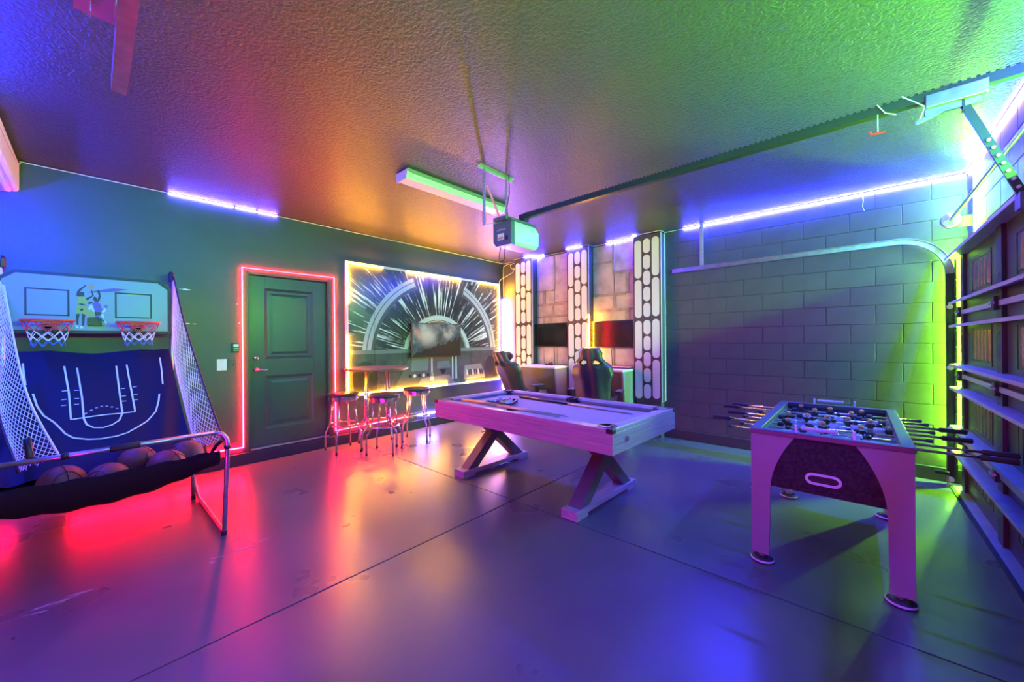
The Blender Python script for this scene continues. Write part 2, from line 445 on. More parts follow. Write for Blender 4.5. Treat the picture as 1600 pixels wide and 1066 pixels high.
# ceiling run over the garage door and on round behind
xr = XR - .012
strip('ceiling_led_strip', 'violet-white LED strip along the ceiling above the garage door',
      [([(xr, YB - .03, zs), (xr, 2.4, zs)], 'purple'), ([(xr, 2.38, zs), (xr, YF + .02, zs)], 'purple')], [], down=True)
strip('ceiling_led_strip', 'blue LED strip along the ceiling of the front wall',
      [([(XR - .03, YF + .012, zs), (-4.05, YF + .012, zs)], 'blue_dim')], [], down=True)
strip('unit_led_strip', 'LED tape draped over the white air unit, blue behind it',
      [([(-5.24, -.745, 2.50), (-4.95, -.745, 2.45), (-4.60, -.745, 2.43), (-4.30, -.745, 2.45), (-4.135, -.742, 2.49), (-4.135, -.60, 2.58)], 'blue'), ([(-4.06, -.44, 2.62), (-4.06, -.44, 2.20)], 'blue_hang')],  # second length is added, out of view, to light the wall the unit shadows
      [[(-4.135, -.60, 2.58), (-4.06, -.45, 2.20), (-4.06, -.44, 2.20)], [(-4.06, -.44, 2.62), (-4.10, -.41, 2.80), (-4.20, -.395, 2.86), (-4.8, -.395, 2.88), (-5.15, -.395, 2.91), (XL + .012, -.39, zs)]])
# front wall, lower run: magenta
strip('wall_led_strip', 'magenta LED strip running low along the front wall',
      [([(-2.2, YF + .012, .14), (.6, YF + .012, .14)], 'magenta')], [])
# green tape down the back right corner
strip('corner_led_strip', 'bright green LED tape running down the wall above the garage door',
      [([(.788, 5.25, ZC - .03), (.788, 5.25, 2.22)], 'green_up')], [])
strip('corner_led_strip', 'bright green LED tape glimpsed behind the garage track',
      [([(.766, 5.568, 2.15), (.766, 5.568, .25)], 'green_low')], [])
# green tape along the wall just above the closed garage door
strip('door_top_led_strip', 'green LED tape along the wall just above the garage door',
      [([(XR - .010, 3.30, 2.214), (XR - .010, .05, 2.214)], 'green')], [])
# white-violet tape down the back left corner
strip('corner_led_strip', 'white-violet LED tape running down the corner beside the mural',
      [([(XL + .012, 5.582, 2.25), (XL + .012, 5.582, .30)], 'corner')], [[(XL + .012, 5.582, 2.82), (XL + .012, 5.582, 2.25)]])
# red tape: along the curb, round the side door, along the curb
xs = XL + .010
strip('door_led_strip', 'red LED tape framing the side door and running along the curb',
      [([(xs, YF + .02, .235), (xs, 0.2, .225), (xs, 1.178, .200)], 'red_low'), ([(xs, 1.178, .200), (xs, 1.178, 2.288), (xs, 2.226, 2.292), (xs, 2.235, .205), (xs, 3.36, .222)], 'red'),
       ([(xs, 3.54, .222), (xs, 3.92, .222)], 'low_blue')],
      [[(xs, 3.36, .222), (xs, 3.54, .222)], [(xs, 3.92, .222), (xs, 5.5, .225)]])

# ================================================================== side door
dr = structE('door_1', 'dark two-panel side door outlined by red tape', 'door', (XL - .06, (D0 + D1) / 2, DZ0))
ox, oy, oz = dr.location
W_ = D1 - D0
b = MB().box(0, -W_ / 2, 0, .06, -W_ / 2 + .025, DZ1 - DZ0).box(0, W_ / 2 - .025, 0, .06, W_ / 2, DZ1 - DZ0).box(0, -W_ / 2 + .025, DZ1 - DZ0 - .025, .06, W_ / 2 - .025, DZ1 - DZ0)
b.build('door_frame', M['jamb'], dr, bevel=0.003)
b = MB().box(.055, -W_ / 2 - .05, 0.0, .066, -W_ / 2 + .012, DZ1 - DZ0 + .02).box(.055, W_ / 2 - .012, 0.0, .066, W_ / 2 + .05, DZ1 - DZ0 + .02)
b.build('casing', M['jamb'], dr, bevel=0.003)
hw = W_ / 2 - .027; H_ = DZ1 - DZ0 - .03
sl = MB()
px0, px1 = -hw + .165, hw - .165
rows = ((.22, .86), (1.07, 1.93))
zz = [0.02, rows[0][0], rows[0][1], rows[1][0], rows[1][1], H_]
sl.box(-.035, -hw, .02, .012, px0, H_).box(-.035, px1, .02, .012, hw, H_)
for a, b_ in ((zz[0], zz[1]), (zz[2], zz[3]), (zz[4], zz[5])): sl.box(-.035, px0, a, .012, px1, b_)
sl.build('door_leaf', M['door'], dr, bevel=0.002)
for a, b_ in rows:
    p = MB()
    q = [(0, .012), (.03, -.002), (.055, -.002), (.085, .006)]      # sticking, then raised field
    for k in range(3):
        i0, x0 = q[k]; i1, x1 = q[k + 1]
        r0 = [(px0 + i0, a + i0), (px1 - i0, a + i0), (px1 - i0, b_ - i0), (px0 + i0, b_ - i0)]
        r1 = [(px0 + i1, a + i1), (px1 - i1, a + i1), (px1 - i1, b_ - i1), (px0 + i1, b_ - i1)]
        for s_ in range(4):
            t_ = (s_ + 1) % 4
            p.add([(x0, *r0[s_]), (x0, *r0[t_]), (x1, *r1[t_]), (x1, *r1[s_])], [(0, 1, 2, 3)])
    i1, x1 = q[3]
    p.add([(x1, px0 + i1, a + i1), (x1, px1 - i1, a + i1), (x1, px1 - i1, b_ - i1), (x1, px0 + i1, b_ - i1)], [(0, 1, 2, 3)])
    p.build('raised_panel', M['door'], dr)
MB().box(0.0, -W_ / 2 + .025, 0, .085, W_ / 2 - .025, .018).build('threshold', M['steel'], dr, bevel=0.003)
dbo = MB().lathe([(.030, 0), (.030, .012), (.022, .022), (.012, .026)], 20, (.012, -hw + .07, 1.085), 'x').build('deadbolt', M['chrome'], dr, smooth=True)
MB().box(.036, -hw + .068, 1.073, .040, -hw + .072, 1.097).build('keyway', M['black'], dbo)
lv = MB().lathe([(.033, 0), (.033, .010), (.020, .018), (.011, .022), (.011, .05)], 20, (.012, -hw + .07, .95), 'x').build('rose', M['chrome'], dr, smooth=True)
MB().tube([(.058, -hw + .07, .95), (.062, -hw + .11, .945), (.06, -hw + .15, .938), (.056, -hw + .185, .944)], [.011, .009, .008, .006], 8).build('lever_handle', M['chrome'], lv, smooth=True)

# wall controls beside the door
t = thing('wall_keypad', 'small dark keypad with a pale display left of the side door', 'keypad', (XL, 1.108, 1.357))
MB().box(0, -.032, -.055, .022, .034, .055).build('housing', M['black'], t, bevel=0.004)
MB().box(.022, -.02, .012, .0235, .028, .042).build('display', M['white'], t)
for k in range(2): MB().box(.022, -.02, -.012 - .022 * k, .024, .028, -.002 - .022 * k).build('button', M['steel_paint'], t)
t = thing('light_switch', 'white blank switch plate left of the side door', 'switch', (XL, .983, 1.168))
MB().box(0, -.045, -.064, .007, .045, .064).build('plate', M['white'], t, bevel=0.003)
for zz_ in (-.04, .04): MB().lathe([(.004, 0), (.003, .0015)], 8, (.007, 0, zz_), 'x').build('screw', M['steel'], t)
t = thing('dark_switch', 'dark painted switch plate between the white plate and red tape', 'switch', (XL, 1.085, 1.165))
MB().box(0, -.035, -.06, .006, .035, .06).build('plate', M['wall'], t, bevel=0.002)
MB().box(.006, -.006, -.012, .016, .006, .012).build('toggle', M['black'], t, bevel=0.002)

# ================================================================== wall mural
def mural_mat():
    m = bpy.data.materials.new('star_streak_print'); m.use_nodes = True; nt = m.node_tree; b = nt.nodes['Principled BSDF']; L = nt.links.new
    N = nt.nodes.new
    def math_(op, a, b_=None, c=None):
        n = N('ShaderNodeMath'); n.operation = op
        for i, q in enumerate((a, b_, c)):
            if q is None: continue
            if isinstance(q, (int, float)): n.inputs[i].default_value = q
            else: L(q, n.inputs[i])
        return n.outputs[0]
    def band(v, a, b_, soft=0.01):          # 1 inside a..b
        n = N('ShaderNodeMapRange'); n.interpolation_type = 'SMOOTHSTEP'
        L(v, n.inputs[0]); n.inputs[1].default_value = a - soft; n.inputs[2].default_value = a + soft
        n2 = N('ShaderNodeMapRange'); n2.interpolation_type = 'SMOOTHSTEP'
        L(v, n2.inputs[0]); n2.inputs[1].default_value = b_ - soft; n2.inputs[2].default_value = b_ + soft; n2.inputs[3].default_value = 1; n2.inputs[4].default_value = 0
        return math_('MULTIPLY', n.outputs[0], n2.outputs[0])
    def mix(f, a, b_):
        n = N('ShaderNodeMix'); n.data_type = 'RGBA'; L(f, n.inputs[0])
        for i, q in ((6, a), (7, b_)):
            if isinstance(q, tuple): n.inputs[i].default_value = (*q, 1)
            else: L(q, n.inputs[i])
        return n.outputs[2]
    tc = N('ShaderNodeTexCoord'); sp = N('ShaderNodeSeparateXYZ'); L(tc.outputs['Object'], sp.inputs[0])
    u = math_('SUBTRACT', sp.outputs[1], 0.055); v = math_('ADD', sp.outputs[2], 0.44)
    r = math_('SQRT', math_('ADD', math_('MULTIPLY', u, u), math_('MULTIPLY', v, v)))
    a = math_('ARCTAN2', v, u)
    cv = N('ShaderNodeCombineXYZ'); L(math_('MULTIPLY', a, 17.0), cv.inputs[0]); L(math_('MULTIPLY', r, 0.8), cv.inputs[1])
    nz = N('ShaderNodeTexNoise'); nz.inputs['Scale'].default_value = 1.7; nz.inputs['Detail'].default_value = 5; nz.inputs['Roughness'].default_value = 0.6; L(cv.outputs[0], nz.inputs['Vector'])
    st = band(nz.outputs['Fac'], 0.57, 2.0, 0.04)
    st = math_('MULTIPLY', st, band(r, 0.30, 1.9, 0.2))
    c = mix(st, (0.018, 0.022, 0.03), (0.72, 0.75, 0.75))
    # pale haze far left and right
    ng = N('ShaderNodeTexNoise'); ng.inputs['Scale'].default_value = 1.3; L(tc.outputs['Object'], ng.inputs['Vector'])
    c = mix(math_('MULTIPLY', band(r, 1.15, 9, .25), 0.14), c, (0.35, 0.38, 0.40))
    # radial window bars and two rings
    for ang in (0.62, 1.05, 1.72, 2.2, 2.62):
        c = mix(math_('MULTIPLY', band(a, ang - .028, ang + .028, .006), band(r, .7, 1.5, .02)), c, (0.035, 0.035, 0.04))
    ring_cut = math_('SUBTRACT', 1.0, band(a, 1.12, 1.95, .01))
    c = mix(math_('MULTIPLY', band(r, 1.19, 1.37, .006), ring_cut), c, (0.40, 0.44, 0.46))
    c = mix(math_('MULTIPLY', band(r, 1.185, 1.235, .004), ring_cut), c, (0.09, 0.09, 0.10))
    c = mix(math_('MULTIPLY', band(r, 1.30, 1.312, .003), ring_cut), c, (0.06, 0.06, 0.07))
    c = mix(band(r, .60, .70, .006), c, (0.45, 0.50, 0.50))
    c = mix(band(r, .61, .625, .004), c, (0.05, 0.05, 0.06))
    c = mix(band(r, -1, .60, .006), c, (0.05, 0.055, 0.06))
    # lower third: consoles, panels and dials
    z = sp.outputs[2]
    low = band(z, -3, -.30, .004)
    nl = N('ShaderNodeTexNoise'); nl.inputs['Scale'].default_value = 7; nl.inputs['Detail'].default_value = 4; L(tc.outputs['Object'], nl.inputs['Vector'])
    cc = mix(nl.outputs['Fac'], (0.02, 0.02, 0.025), (0.10, 0.105, 0.115))
    cc = mix(band(z, -.36, -.30, .004), cc, (0.16, 0.17, 0.18))
    c = mix(low, c, cc)
    L(c, b.inputs['Base Color']); b.inputs['Roughness'].default_value = 0.2; b.inputs['Specular IOR Level'].default_value = 0.5
    return m
M['mural'] = mural_mat()
MY0, MY1, MZ0, MZ1 = 2.375, 5.475, 0.640, 2.550
mc = (XL, (MY0 + MY1) / 2, (MZ0 + MZ1) / 2)
mu = thing('wall_mural', 'large glossy starburst mural framed in glowing yellow tape', 'mural', mc)
ys = [2.40, 2.81, 3.28, 3.77, 4.26, 4.70, 5.17, 5.45]
for a, b_ in zip(ys, ys[1:]):
    MB().box(0.001, a + .0025 - mc[1], MZ0 + .03 - mc[2], .012, b_ - .0025 - mc[1], MZ1 - .03 - mc[2]).build('mural_panel', M['mural'], mu)
# printed control consoles along the lower third
prn = {'g': mat('print_grey', (.20, .22, .23), .2), 'd': mat('print_charcoal', (.03, .03, .035), .2), 'l': mat('print_pale', (.5, .54, .54), .2), 't': mat('print_teal_grey', (.13, .19, .19), .2), 'm': mat('print_mid', (.09, .095, .10), .2)}
def pm(pts, k, nm, lv=1): MB().prism(pts, 'x', .0118, .012 + .0004 * lv).build(nm, prn[k], mu)
def circ(y, z, r, n_=14): return [(y + r * math.cos(2 * PI * q_ / n_), z + r * math.sin(2 * PI * q_ / n_)) for q_ in range(n_)]
pm([(-.52, -.42), (.30, -.42), (.52, -.92), (-.80, -.92)], 'm', 'printed_console')
pm([(-.48, -.45), (-.16, -.45), (-.18, -.66), (-.50, -.66)], 't', 'printed_console_screen', 2)
pm([(.02, -.52), (.26, -.52), (.30, -.64), (.0, -.64)], 't', 'printed_console_screen', 2)
pm([(.62, -.62), (1.02, -.60), (1.16, -.86), (.60, -.88)], 'g', 'printed_side_console')
pm([(-.40, -.92), (-.30, -.78), (.26, -.76), (.40, -.92)], 'g', 'printed_pedestal', 2)
for k in range(6): pm(circ(-.52 + k * .085, -.735, .028), 'l' if k % 2 else 'd', 'printed_dial', 3)
for k in range(9): pm([(.66 + k * .045, -.70), (.69 + k * .045, -.70), (.70 + k * .047, -.80), (.665 + k * .047, -.80)], 'd' if k % 3 else 'l', 'printed_switch', 2)
for yy_ in (-.10, .34, .42): pm([(yy_ - .012, -.44), (yy_ + .012, -.44), (yy_ + .018, -.84), (yy_ - .018, -.84)], 'l', 'printed_lever', 3)
pm(circ(-.10, -.80, .045), 'l', 'printed_lever_knob', 4); pm([(.06, -.66), (.20, -.66), (.15, -.74), (.11, -.74)], 'd', 'printed_funnel', 3)
for sg in (-1, 1):
    cy_ = sg * 1.28 + .02; pm([(cy_ + .19 * math.cos(PI * q_ / 12) * (1 if q_ else 1), -.72 + .26 * math.sin(PI * q_ / 12)) for q_ in range(13)] + [(cy_ - .17, -.92), (cy_ + .17, -.92)], 'd', 'printed_seat_back', 2)
fr = MB(); y0, y1, z0, z1 = MY0 - mc[1], MY1 - mc[1], MZ0 - mc[2], MZ1 - mc[2]; q = .034
fr.box(0, y0, z0, .02, y0 + q, z1).box(0, y1 - q, z0, .02, y1, z1).box(0, y0 + q, z0, .02, y1 - q, z0 + q).box(0, y0 + q, z1 - q, .02, y1 - q, z1)
fr.build('frame', M['channel'], mu, bevel=0.002)
yx = .024; d = q
L0, L1, T0, T1 = y0 + d, y1 - d, z0 + d, z1 - d
fy = lambda w_: w_ - mc[1]; fz = lambda w_: w_ - mc[2]
for pts in ([(yx, L0, fz(1.95)), (yx, L0, T1), (yx, fy(2.93), T1)], [(yx, fy(3.36), T1), (yx, fy(4.45), T1)],
            [(yx, fy(4.90), T1), (yx, L1, T1), (yx, L1, T0), (yx, fy(4.58), T0)], [(yx, fy(4.13), T0), (yx, L0, T0), (yx, L0, fz(1.50))]):
    MB().tube(pts, .0055, 6).build('lit_tape', M['led_yellow'], mu)
for pts in ([(yx, fy(2.93), T1), (yx, fy(3.36), T1)], [(yx, fy(4.45), T1), (yx, fy(4.90), T1)], [(yx, fy(4.58), T0), (yx, fy(4.13), T0)], [(yx, L0, fz(1.5)), (yx, L0, fz(1.95))]):
    MB().tube(pts, .004, 6).build('unlit_tape', M['tape'], mu)

# white cable loop at the top of the corner
t = thing('white_cable', 'thin white cable looping at the top of the mural corner', 'cable', (XL + .015, 5.57, 2.85))
pts = [(0, -.10, -.30), (0, -.098, -.24), (.02, -.06, -.2), (.12, 0, -.14), (.27, .0, -.09), (.33, .0, 0.0)]
for k in range(14): pts.append((.28 + .07 * math.cos(.3 + k * .7), .0, .03 + .055 * math.sin(.3 + k * .7)))
pts += [(.2, 0, .085), (.1, 0, .08), (.02, 0, .05), (0, .005, -.03)]
MB().tube(pts, .0045, 6).build('cord', M['white'], t, smooth=True)

# ================================================================== columns with acrylic panels
def column(x0, x1, label):
    w_ = x1 - x0; t = thing('sci_fi_column', label, 'column', ((x0 + x1) / 2, YB, 0), group='panelled wall columns')
    MB().box(-w_ / 2, -.15, .52, w_ / 2, -.002, ZC - .03).build('casing', M['column'], t, bevel=0.003)
    MB().box(-w_ / 2 + .02, -.13, 0, w_ / 2 - .02, -.002, .52).build('plinth', M['plain_dark'], t)
    pw, gp = .108, .022
    for (ht, zt) in ((1.15, 2.885), (1.15, 1.695)):
        for ci, dx in enumerate((-pw - gp, 0, pw + gp)):
            n = 5 if ci == 1 else 2
            gz = .022; hh = (ht - gz * (n - 1)) / n; off = (.0, .008, .016)[ci]
            for k in range(n):
                cz = zt - hh / 2 - k * (hh + gz) + off
                MB().prism(stadium(dx, cz, pw - .004, hh), 'y', -.156, -.149).build('acrylic_panel', M['pill'], t)
    # bare tape run down the right front edge
    return t
cs = [column(*COLS[0], 'narrow panelled column next to the mural corner'), column(*COLS[1], 'panelled column between the two wall televisions'), column(*COLS[2], 'panelled column beside the concrete block wall')]
# tape down the right front edges of the columns
strip('column_led_strip', 'LED tape on the middle column edge, yellow behind the television',
      [([(-3.226, 5.448, 1.83), (-3.226, 5.448, 1.16)], 'yellow')], [[(-3.226, 5.448, 2.955), (-3.226, 5.448, 1.83)], [(-3.226, 5.448, 1.16), (-3.226, 5.448, .52)]], rad=.006)
strip('column_led_strip', 'unlit LED tape down the edge of the column by the block wall', [],
      [[(-2.049, 5.448, 2.955), (-2.049, 5.448, .52), (-2.049, 5.59, .52), (-2.049, 5.59, 2.955)]], rad=.008)
strip('column_led_strip', 'unlit LED tape down the edge of the column by the mural', [],
      [[(-4.409, 5.448, 2.955), (-4.409, 5.448, 1.0)]], rad=.008)

# ================================================================== riveted plate walling between the columns
M['plate'] = mat('worn_metal_print', (0.42, 0.36, 0.33), 0.5, var=(5, 0.28))
M['band'] = mat('worn_band_print', (0.30, 0.235, 0.20), 0.5, var=(9, 0.3))
def plates(x0, x1, plates_, bands, label):
    w_ = x1 - x0; t = thing('riveted_wall_panel', label, 'wall panel', (x0, YB, 0), group='riveted plate walling')
    MB().box(0.002, -.006, .5, w_ - .002, -.002, ZC - .03).build('backing', M['column'], t)
    for (u0, u1, a, b_) in plates_:
        MB().box(u0 * w_ + .005, -.012, a + .005, u1 * w_ - .005, -.005, b_ - .005).build('plate', M['plate'], t, bevel=0.003)
    for (u0, u1, a, b_) in bands:
        m_ = MB().box(u0 * w_, -.022, a, u1 * w_, -.011, b_)
        lw, lh = (u1 - u0) * w_, b_ - a
        n = max(2, int(max(lw, lh) / .055))
        for k in range(n):
            f = (k + .5) / n
            c = (u0 * w_ + (f if lw > lh else .5) * lw, -.022, a + (f if lh >= lw else .5) * lh)
            m_.lathe([(.006, 0), (.005, -.003), (.002, -.005)], 6, c, 'y')
        m_.build('riveted_band', M['band'], t)
    return t
plates(-4.412, -3.652, [(0, .53, 2.32, 2.945), (.53, 1, 2.10, 2.945), (0, .53, 2.06, 2.32), (0, .5, 1.84, 2.06), (.5, 1, 1.84, 2.10), (0, .2, .98, 1.84), (.2, 1, 1.30, 1.84), (.2, .6, .98, 1.30), (.6, 1, .98, 1.30)],
       [(.02, .53, 2.30, 2.335), (.20, .27, 2.08, 2.30), (.0, 1, 2.04, 2.085), (.515, .55, 2.335, 2.94), (.2, 1, 1.84, 1.875), (.18, .245, 1.3, 1.84), (.46, .51, 1.875, 2.04)],
       'riveted plate walling behind the left wall television')
plates(-3.229, -2.469, [(0, .5, 2.66, 2.945), (.5, 1, 2.50, 2.945), (0, .5, 2.15, 2.66), (.5, .78, 2.15, 2.50), (.78, 1, 2.15, 2.50), (0, .52, 1.90, 2.15), (.52, 1, 1.90, 2.15), (0, .78, 1.30, 1.90), (.78, 1, 1.30, 1.90), (0, .5, .98, 1.30), (.5, 1, .98, 1.30)],
       [(.02, .48, 2.645, 2.685), (.47, .51, 2.46, 2.94), (.50, 1, 2.455, 2.50), (.76, .83, 2.15, 2.455), (.02, .76, 2.115, 2.165), (.48, .545, 1.92, 2.115), (.02, .76, 1.865, 1.915), (.75, .84, 1.70, 1.915), (.46, .5, .98, 1.3), (.5, 1, .985, 1.02)],
       'riveted plate walling behind the right wall television')

# ================================================================== televisions
def tv(name, label, loc, w_, h_, m_, axis, dist=.06):
    t = thing(name, label, 'television', loc)
    T = MB(); S = MB(); Bk = MB()
    bz = .012
    if axis == 'y':       # on the back wall, facing -y
        T.box(-w_ / 2, -dist - .03, -h_ / 2, w_ / 2, -dist, h_ / 2); S.box(-w_ / 2 + bz, -dist - .0315, -h_ / 2 + bz * 1.6, w_ / 2 - bz, -dist - .0298, h_ / 2 - bz)
        Bk.box(-.12, -dist, -.1, .12, -.021, .1)
        f = [(-w_ / 2 + .05, -dist - .028, -h_ / 2 - .008, -w_ / 2 + .09, -dist - .005, -h_ / 2), (w_ / 2 - .09, -dist - .028, -h_ / 2 - .008, w_ / 2 - .05, -dist - .005, -h_ / 2), (-.03, -dist - .03, -h_ / 2 - .012, .03, -dist - .01, -h_ / 2)]
    else:
        T.box(dist, -w_ / 2, -h_ / 2, dist + .03, w_ / 2, h_ / 2); S.box(dist + .0298, -w_ / 2 + bz, -h_ / 2 + bz * 1.6, dist + .0315, w_ / 2 - bz, h_ / 2 - bz)
        Bk.box(.013, -.15, -.12, dist, .15, .12); f = None
    T.build('bezel', M['black'], t, bevel=0.003); S.build('screen', m_, t); Bk.build('wall_mount', M['black'], t)
    for q in f or (): MB().box(*q).build('lower_tab', M['steel_paint'], t)
    return t
def battle_mat():
    m = bpy.data.materials.new('cloudy_sky_picture'); m.use_nodes = True; nt = m.node_tree; b = nt.nodes['Principled BSDF']; L = nt.links.new; N = nt.nodes.new
    tc = N('ShaderNodeTexCoord'); sp = N('ShaderNodeSeparateXYZ'); L(tc.outputs['Object'], sp.inputs[0])
    nz = N('ShaderNodeTexNoise'); nz.inputs['Scale'].default_value = 4.5; nz.inputs['Detail'].default_value = 6; L(tc.outputs['Object'], nz.inputs['Vector'])
    rp = N('ShaderNodeValToRGB'); e = rp.color_ramp.elements
    e[0].position = .35; e[0].color = (.012, .03, .05, 1); e[1].position = .72; e[1].color = (.5, .55, .5, 1)
    e2 = rp.color_ramp.elements.new(.52); e2.color = (.09, .15, .19, 1)
    L(nz.outputs['Fac'], rp.inputs[0])
    def glow(y, z, rad, colr, prev, k):
        d = N('ShaderNodeVectorMath'); d.operation = 'DISTANCE'; L(tc.outputs['Object'], d.inputs[0]); d.inputs[1].default_value = (.09, y, z)
        mr = N('ShaderNodeMapRange'); mr.interpolation_type = 'SMOOTHSTEP'; L(d.outputs['Value'], mr.inputs[0]); mr.inputs[1].default_value = rad; mr.inputs[2].default_value = 0.0; mr.inputs[3].default_value = 0; mr.inputs[4].default_value = k
        mx = N('ShaderNodeMix'); mx.data_type = 'RGBA'; L(mr.outputs[0], mx.inputs[0]); L(prev, mx.inputs[6]); mx.inputs[7].default_value = (*colr, 1); return mx.outputs[2]
    c = glow(-.22, .08, .26, (.75, .78, .62), rp.outputs[0], .8)
    c = glow(-.42, .14, .08, (.8, .35, .2), c, .8); c = glow(-.36, .06, .07, (.85, .4, .25), c, .8)
    nz2 = N('ShaderNodeTexNoise'); nz2.inputs['Scale'].default_value = 9; nz2.inputs['Detail'].default_value = 5; L(tc.outputs['Object'], nz2.inputs['Vector'])
    ad = N('ShaderNodeMath'); ad.operation = 'MULTIPLY_ADD'; L(nz2.outputs['Fac'], ad.inputs[0]); ad.inputs[1].default_value = -.35; L(sp.outputs[2], ad.inputs[2])
    slope = N('ShaderNodeMath'); slope.operation = 'MULTIPLY_ADD'; L(sp.outputs[1], slope.inputs[0]); slope.inputs[1].default_value = -.28; L(ad.outputs[0], slope.inputs[2])
    gr = N('ShaderNodeMapRange'); L(slope.outputs[0], gr.inputs[0]); gr.inputs[1].default_value = -.235; gr.inputs[2].default_value = -.27; gr.inputs[3].default_value = 0; gr.inputs[4].default_value = 1
    mx = N('ShaderNodeMix'); mx.data_type = 'RGBA'; L(gr.outputs[0], mx.inputs[0]); L(c, mx.inputs[6]); mx.inputs[7].default_value = (.012, .012, .016, 1)
    L(mx.outputs[2], b.inputs['Emission Color']); b.inputs['Emission Strength'].default_value = 0.75
    b.inputs['Base Color'].default_value = (.01, .01, .01, 1); b.inputs['Roughness'].default_value = .35; b.inputs['Specular IOR Level'].default_value = .15
    return m
tv('wall_television', 'television over the mural showing a stormy sky and smoke', (XL, 3.885, 1.432), 1.0, .565, battle_mat(), 'x', .07)
tv('wall_television', 'dark wall television nearest the mural corner', (-4.09, YB, 1.51), .735, .43, M['screen_off'], 'y', .05)
tv('wall_television', 'wall television with yellow reflections beside the right column', (-2.89, YB, 1.505), .715, .43, M['screen_off'], 'y', .05)
for x, lab in ((-4.02, 'thin black cord hanging below the left dark television'), (-2.90, 'thin black cord hanging below the television with yellow reflections')):
    t = thing('hanging_cord', lab, 'cord', (x, YB - .03, 1.29))
    MB().tube([(0, 0, 0), (.005, 0, -.08), (.012, 0, -.16), (.03, -.02, -.31)], .005, 6).build('cord', M['black'], t)

t = thing('dangling_tie', 'short white tie dangling from the violet strip on the block wall', 'cord', (.065, YB - .012, 2.95))
MB().tube([(0, 0, 0), (.004, -.006, -.06), (-.002, -.008, -.12), (.012, -.012, -.17)], .0028, 6).build('tie', M['white'], t)
# ================================================================== gaming consoles (desks)
def desk(x0, x1, label):
    w_ = x1 - x0; t = thing('gaming_desk', label, 'desk', ((x0 + x1) / 2, YB - .02, 0), group='gaming desks between the columns')
    zt = .98; yf = -.48
    MB().box(-w_ / 2 + .004, yf - .01, zt - .03, w_ / 2 - .004, -.01, zt).build('desktop', M['white'], t, bevel=0.004)
    MB().add([(-w_ / 2 + .03, yf, zt - .03), (w_ / 2 - .03, yf, zt - .03), (w_ / 2 - .03, yf + .10, .10), (-w_ / 2 + .03, yf + .10, .10),
              (-w_ / 2 + .03, yf + .02, zt - .03), (w_ / 2 - .03, yf + .02, zt - .03), (w_ / 2 - .03, yf + .12, .10), (-w_ / 2 + .03, yf + .12, .10)],
             [(0, 1, 2, 3), (7, 6, 5, 4), (0, 4, 5, 1), (1, 5, 6, 2), (2, 6, 7, 3), (3, 7, 4, 0)]).build('front_panel', M['desk_front'], t)
    for s_ in (-1, 1):
        xa = s_ * (w_ / 2 - .004); xb = s_ * (w_ / 2 - .03)
        MB().prism([(yf - .005, zt - .03), (-.01, zt - .03), (-.01, 0), (yf + .06, 0), (yf + .10, .10)], 'x', min(xa, xb), max(xa, xb)).build('side_panel', M['desk_side'], t)
    return t
desk(-4.412, -3.652, 'gaming desk below the dark left television')
desk(-3.229, -2.469, 'gaming desk below the television with yellow reflections')
t = thing('keyboard', 'black keyboard with red lit keys on the right gaming desk', 'keyboard', (-2.68, 5.40, .98))
MB().box(-.19, -.07, 0, .19, .07, .02).build('body', M['black'], t, bevel=0.004)
M['red_key'] = mat('lit_red_key', (0.4, .03, .03), .4, emit=((1, .15, .12), 1.2))
for rr in range(4):
    for k in range(12):
        MB().box(-.18 + k * .0305, -.06 + rr * .032, .02, -.155 + k * .0305, -.034 + rr * .032, .027).build('key', M['red_key'] if k % 3 == 0 else M['white'], t)
t = thing('game_controller', 'small dark controller lying on the left gaming desk', 'controller', (-3.95, 5.36, .98))
MB().sphere((0, 0, .025), .05, 12, 8, (1.3, .8, .5)).sphere((-.06, -.03, .02), .03, 10, 6, (.8, 1.3, .6)).sphere((.06, -.03, .02), .03, 10, 6, (.8, 1.3, .6)).build('shell', M['black'], t, smooth=True)
MB().tube([(-.03, .01, .045), (-.03, .01, .062)], .009, 8).build('thumb_stick', M['rubber'], t)
MB().tube([(.03, .0, .045), (.03, .0, .062)], .009, 8).build('thumb_stick', M['rubber'], t)

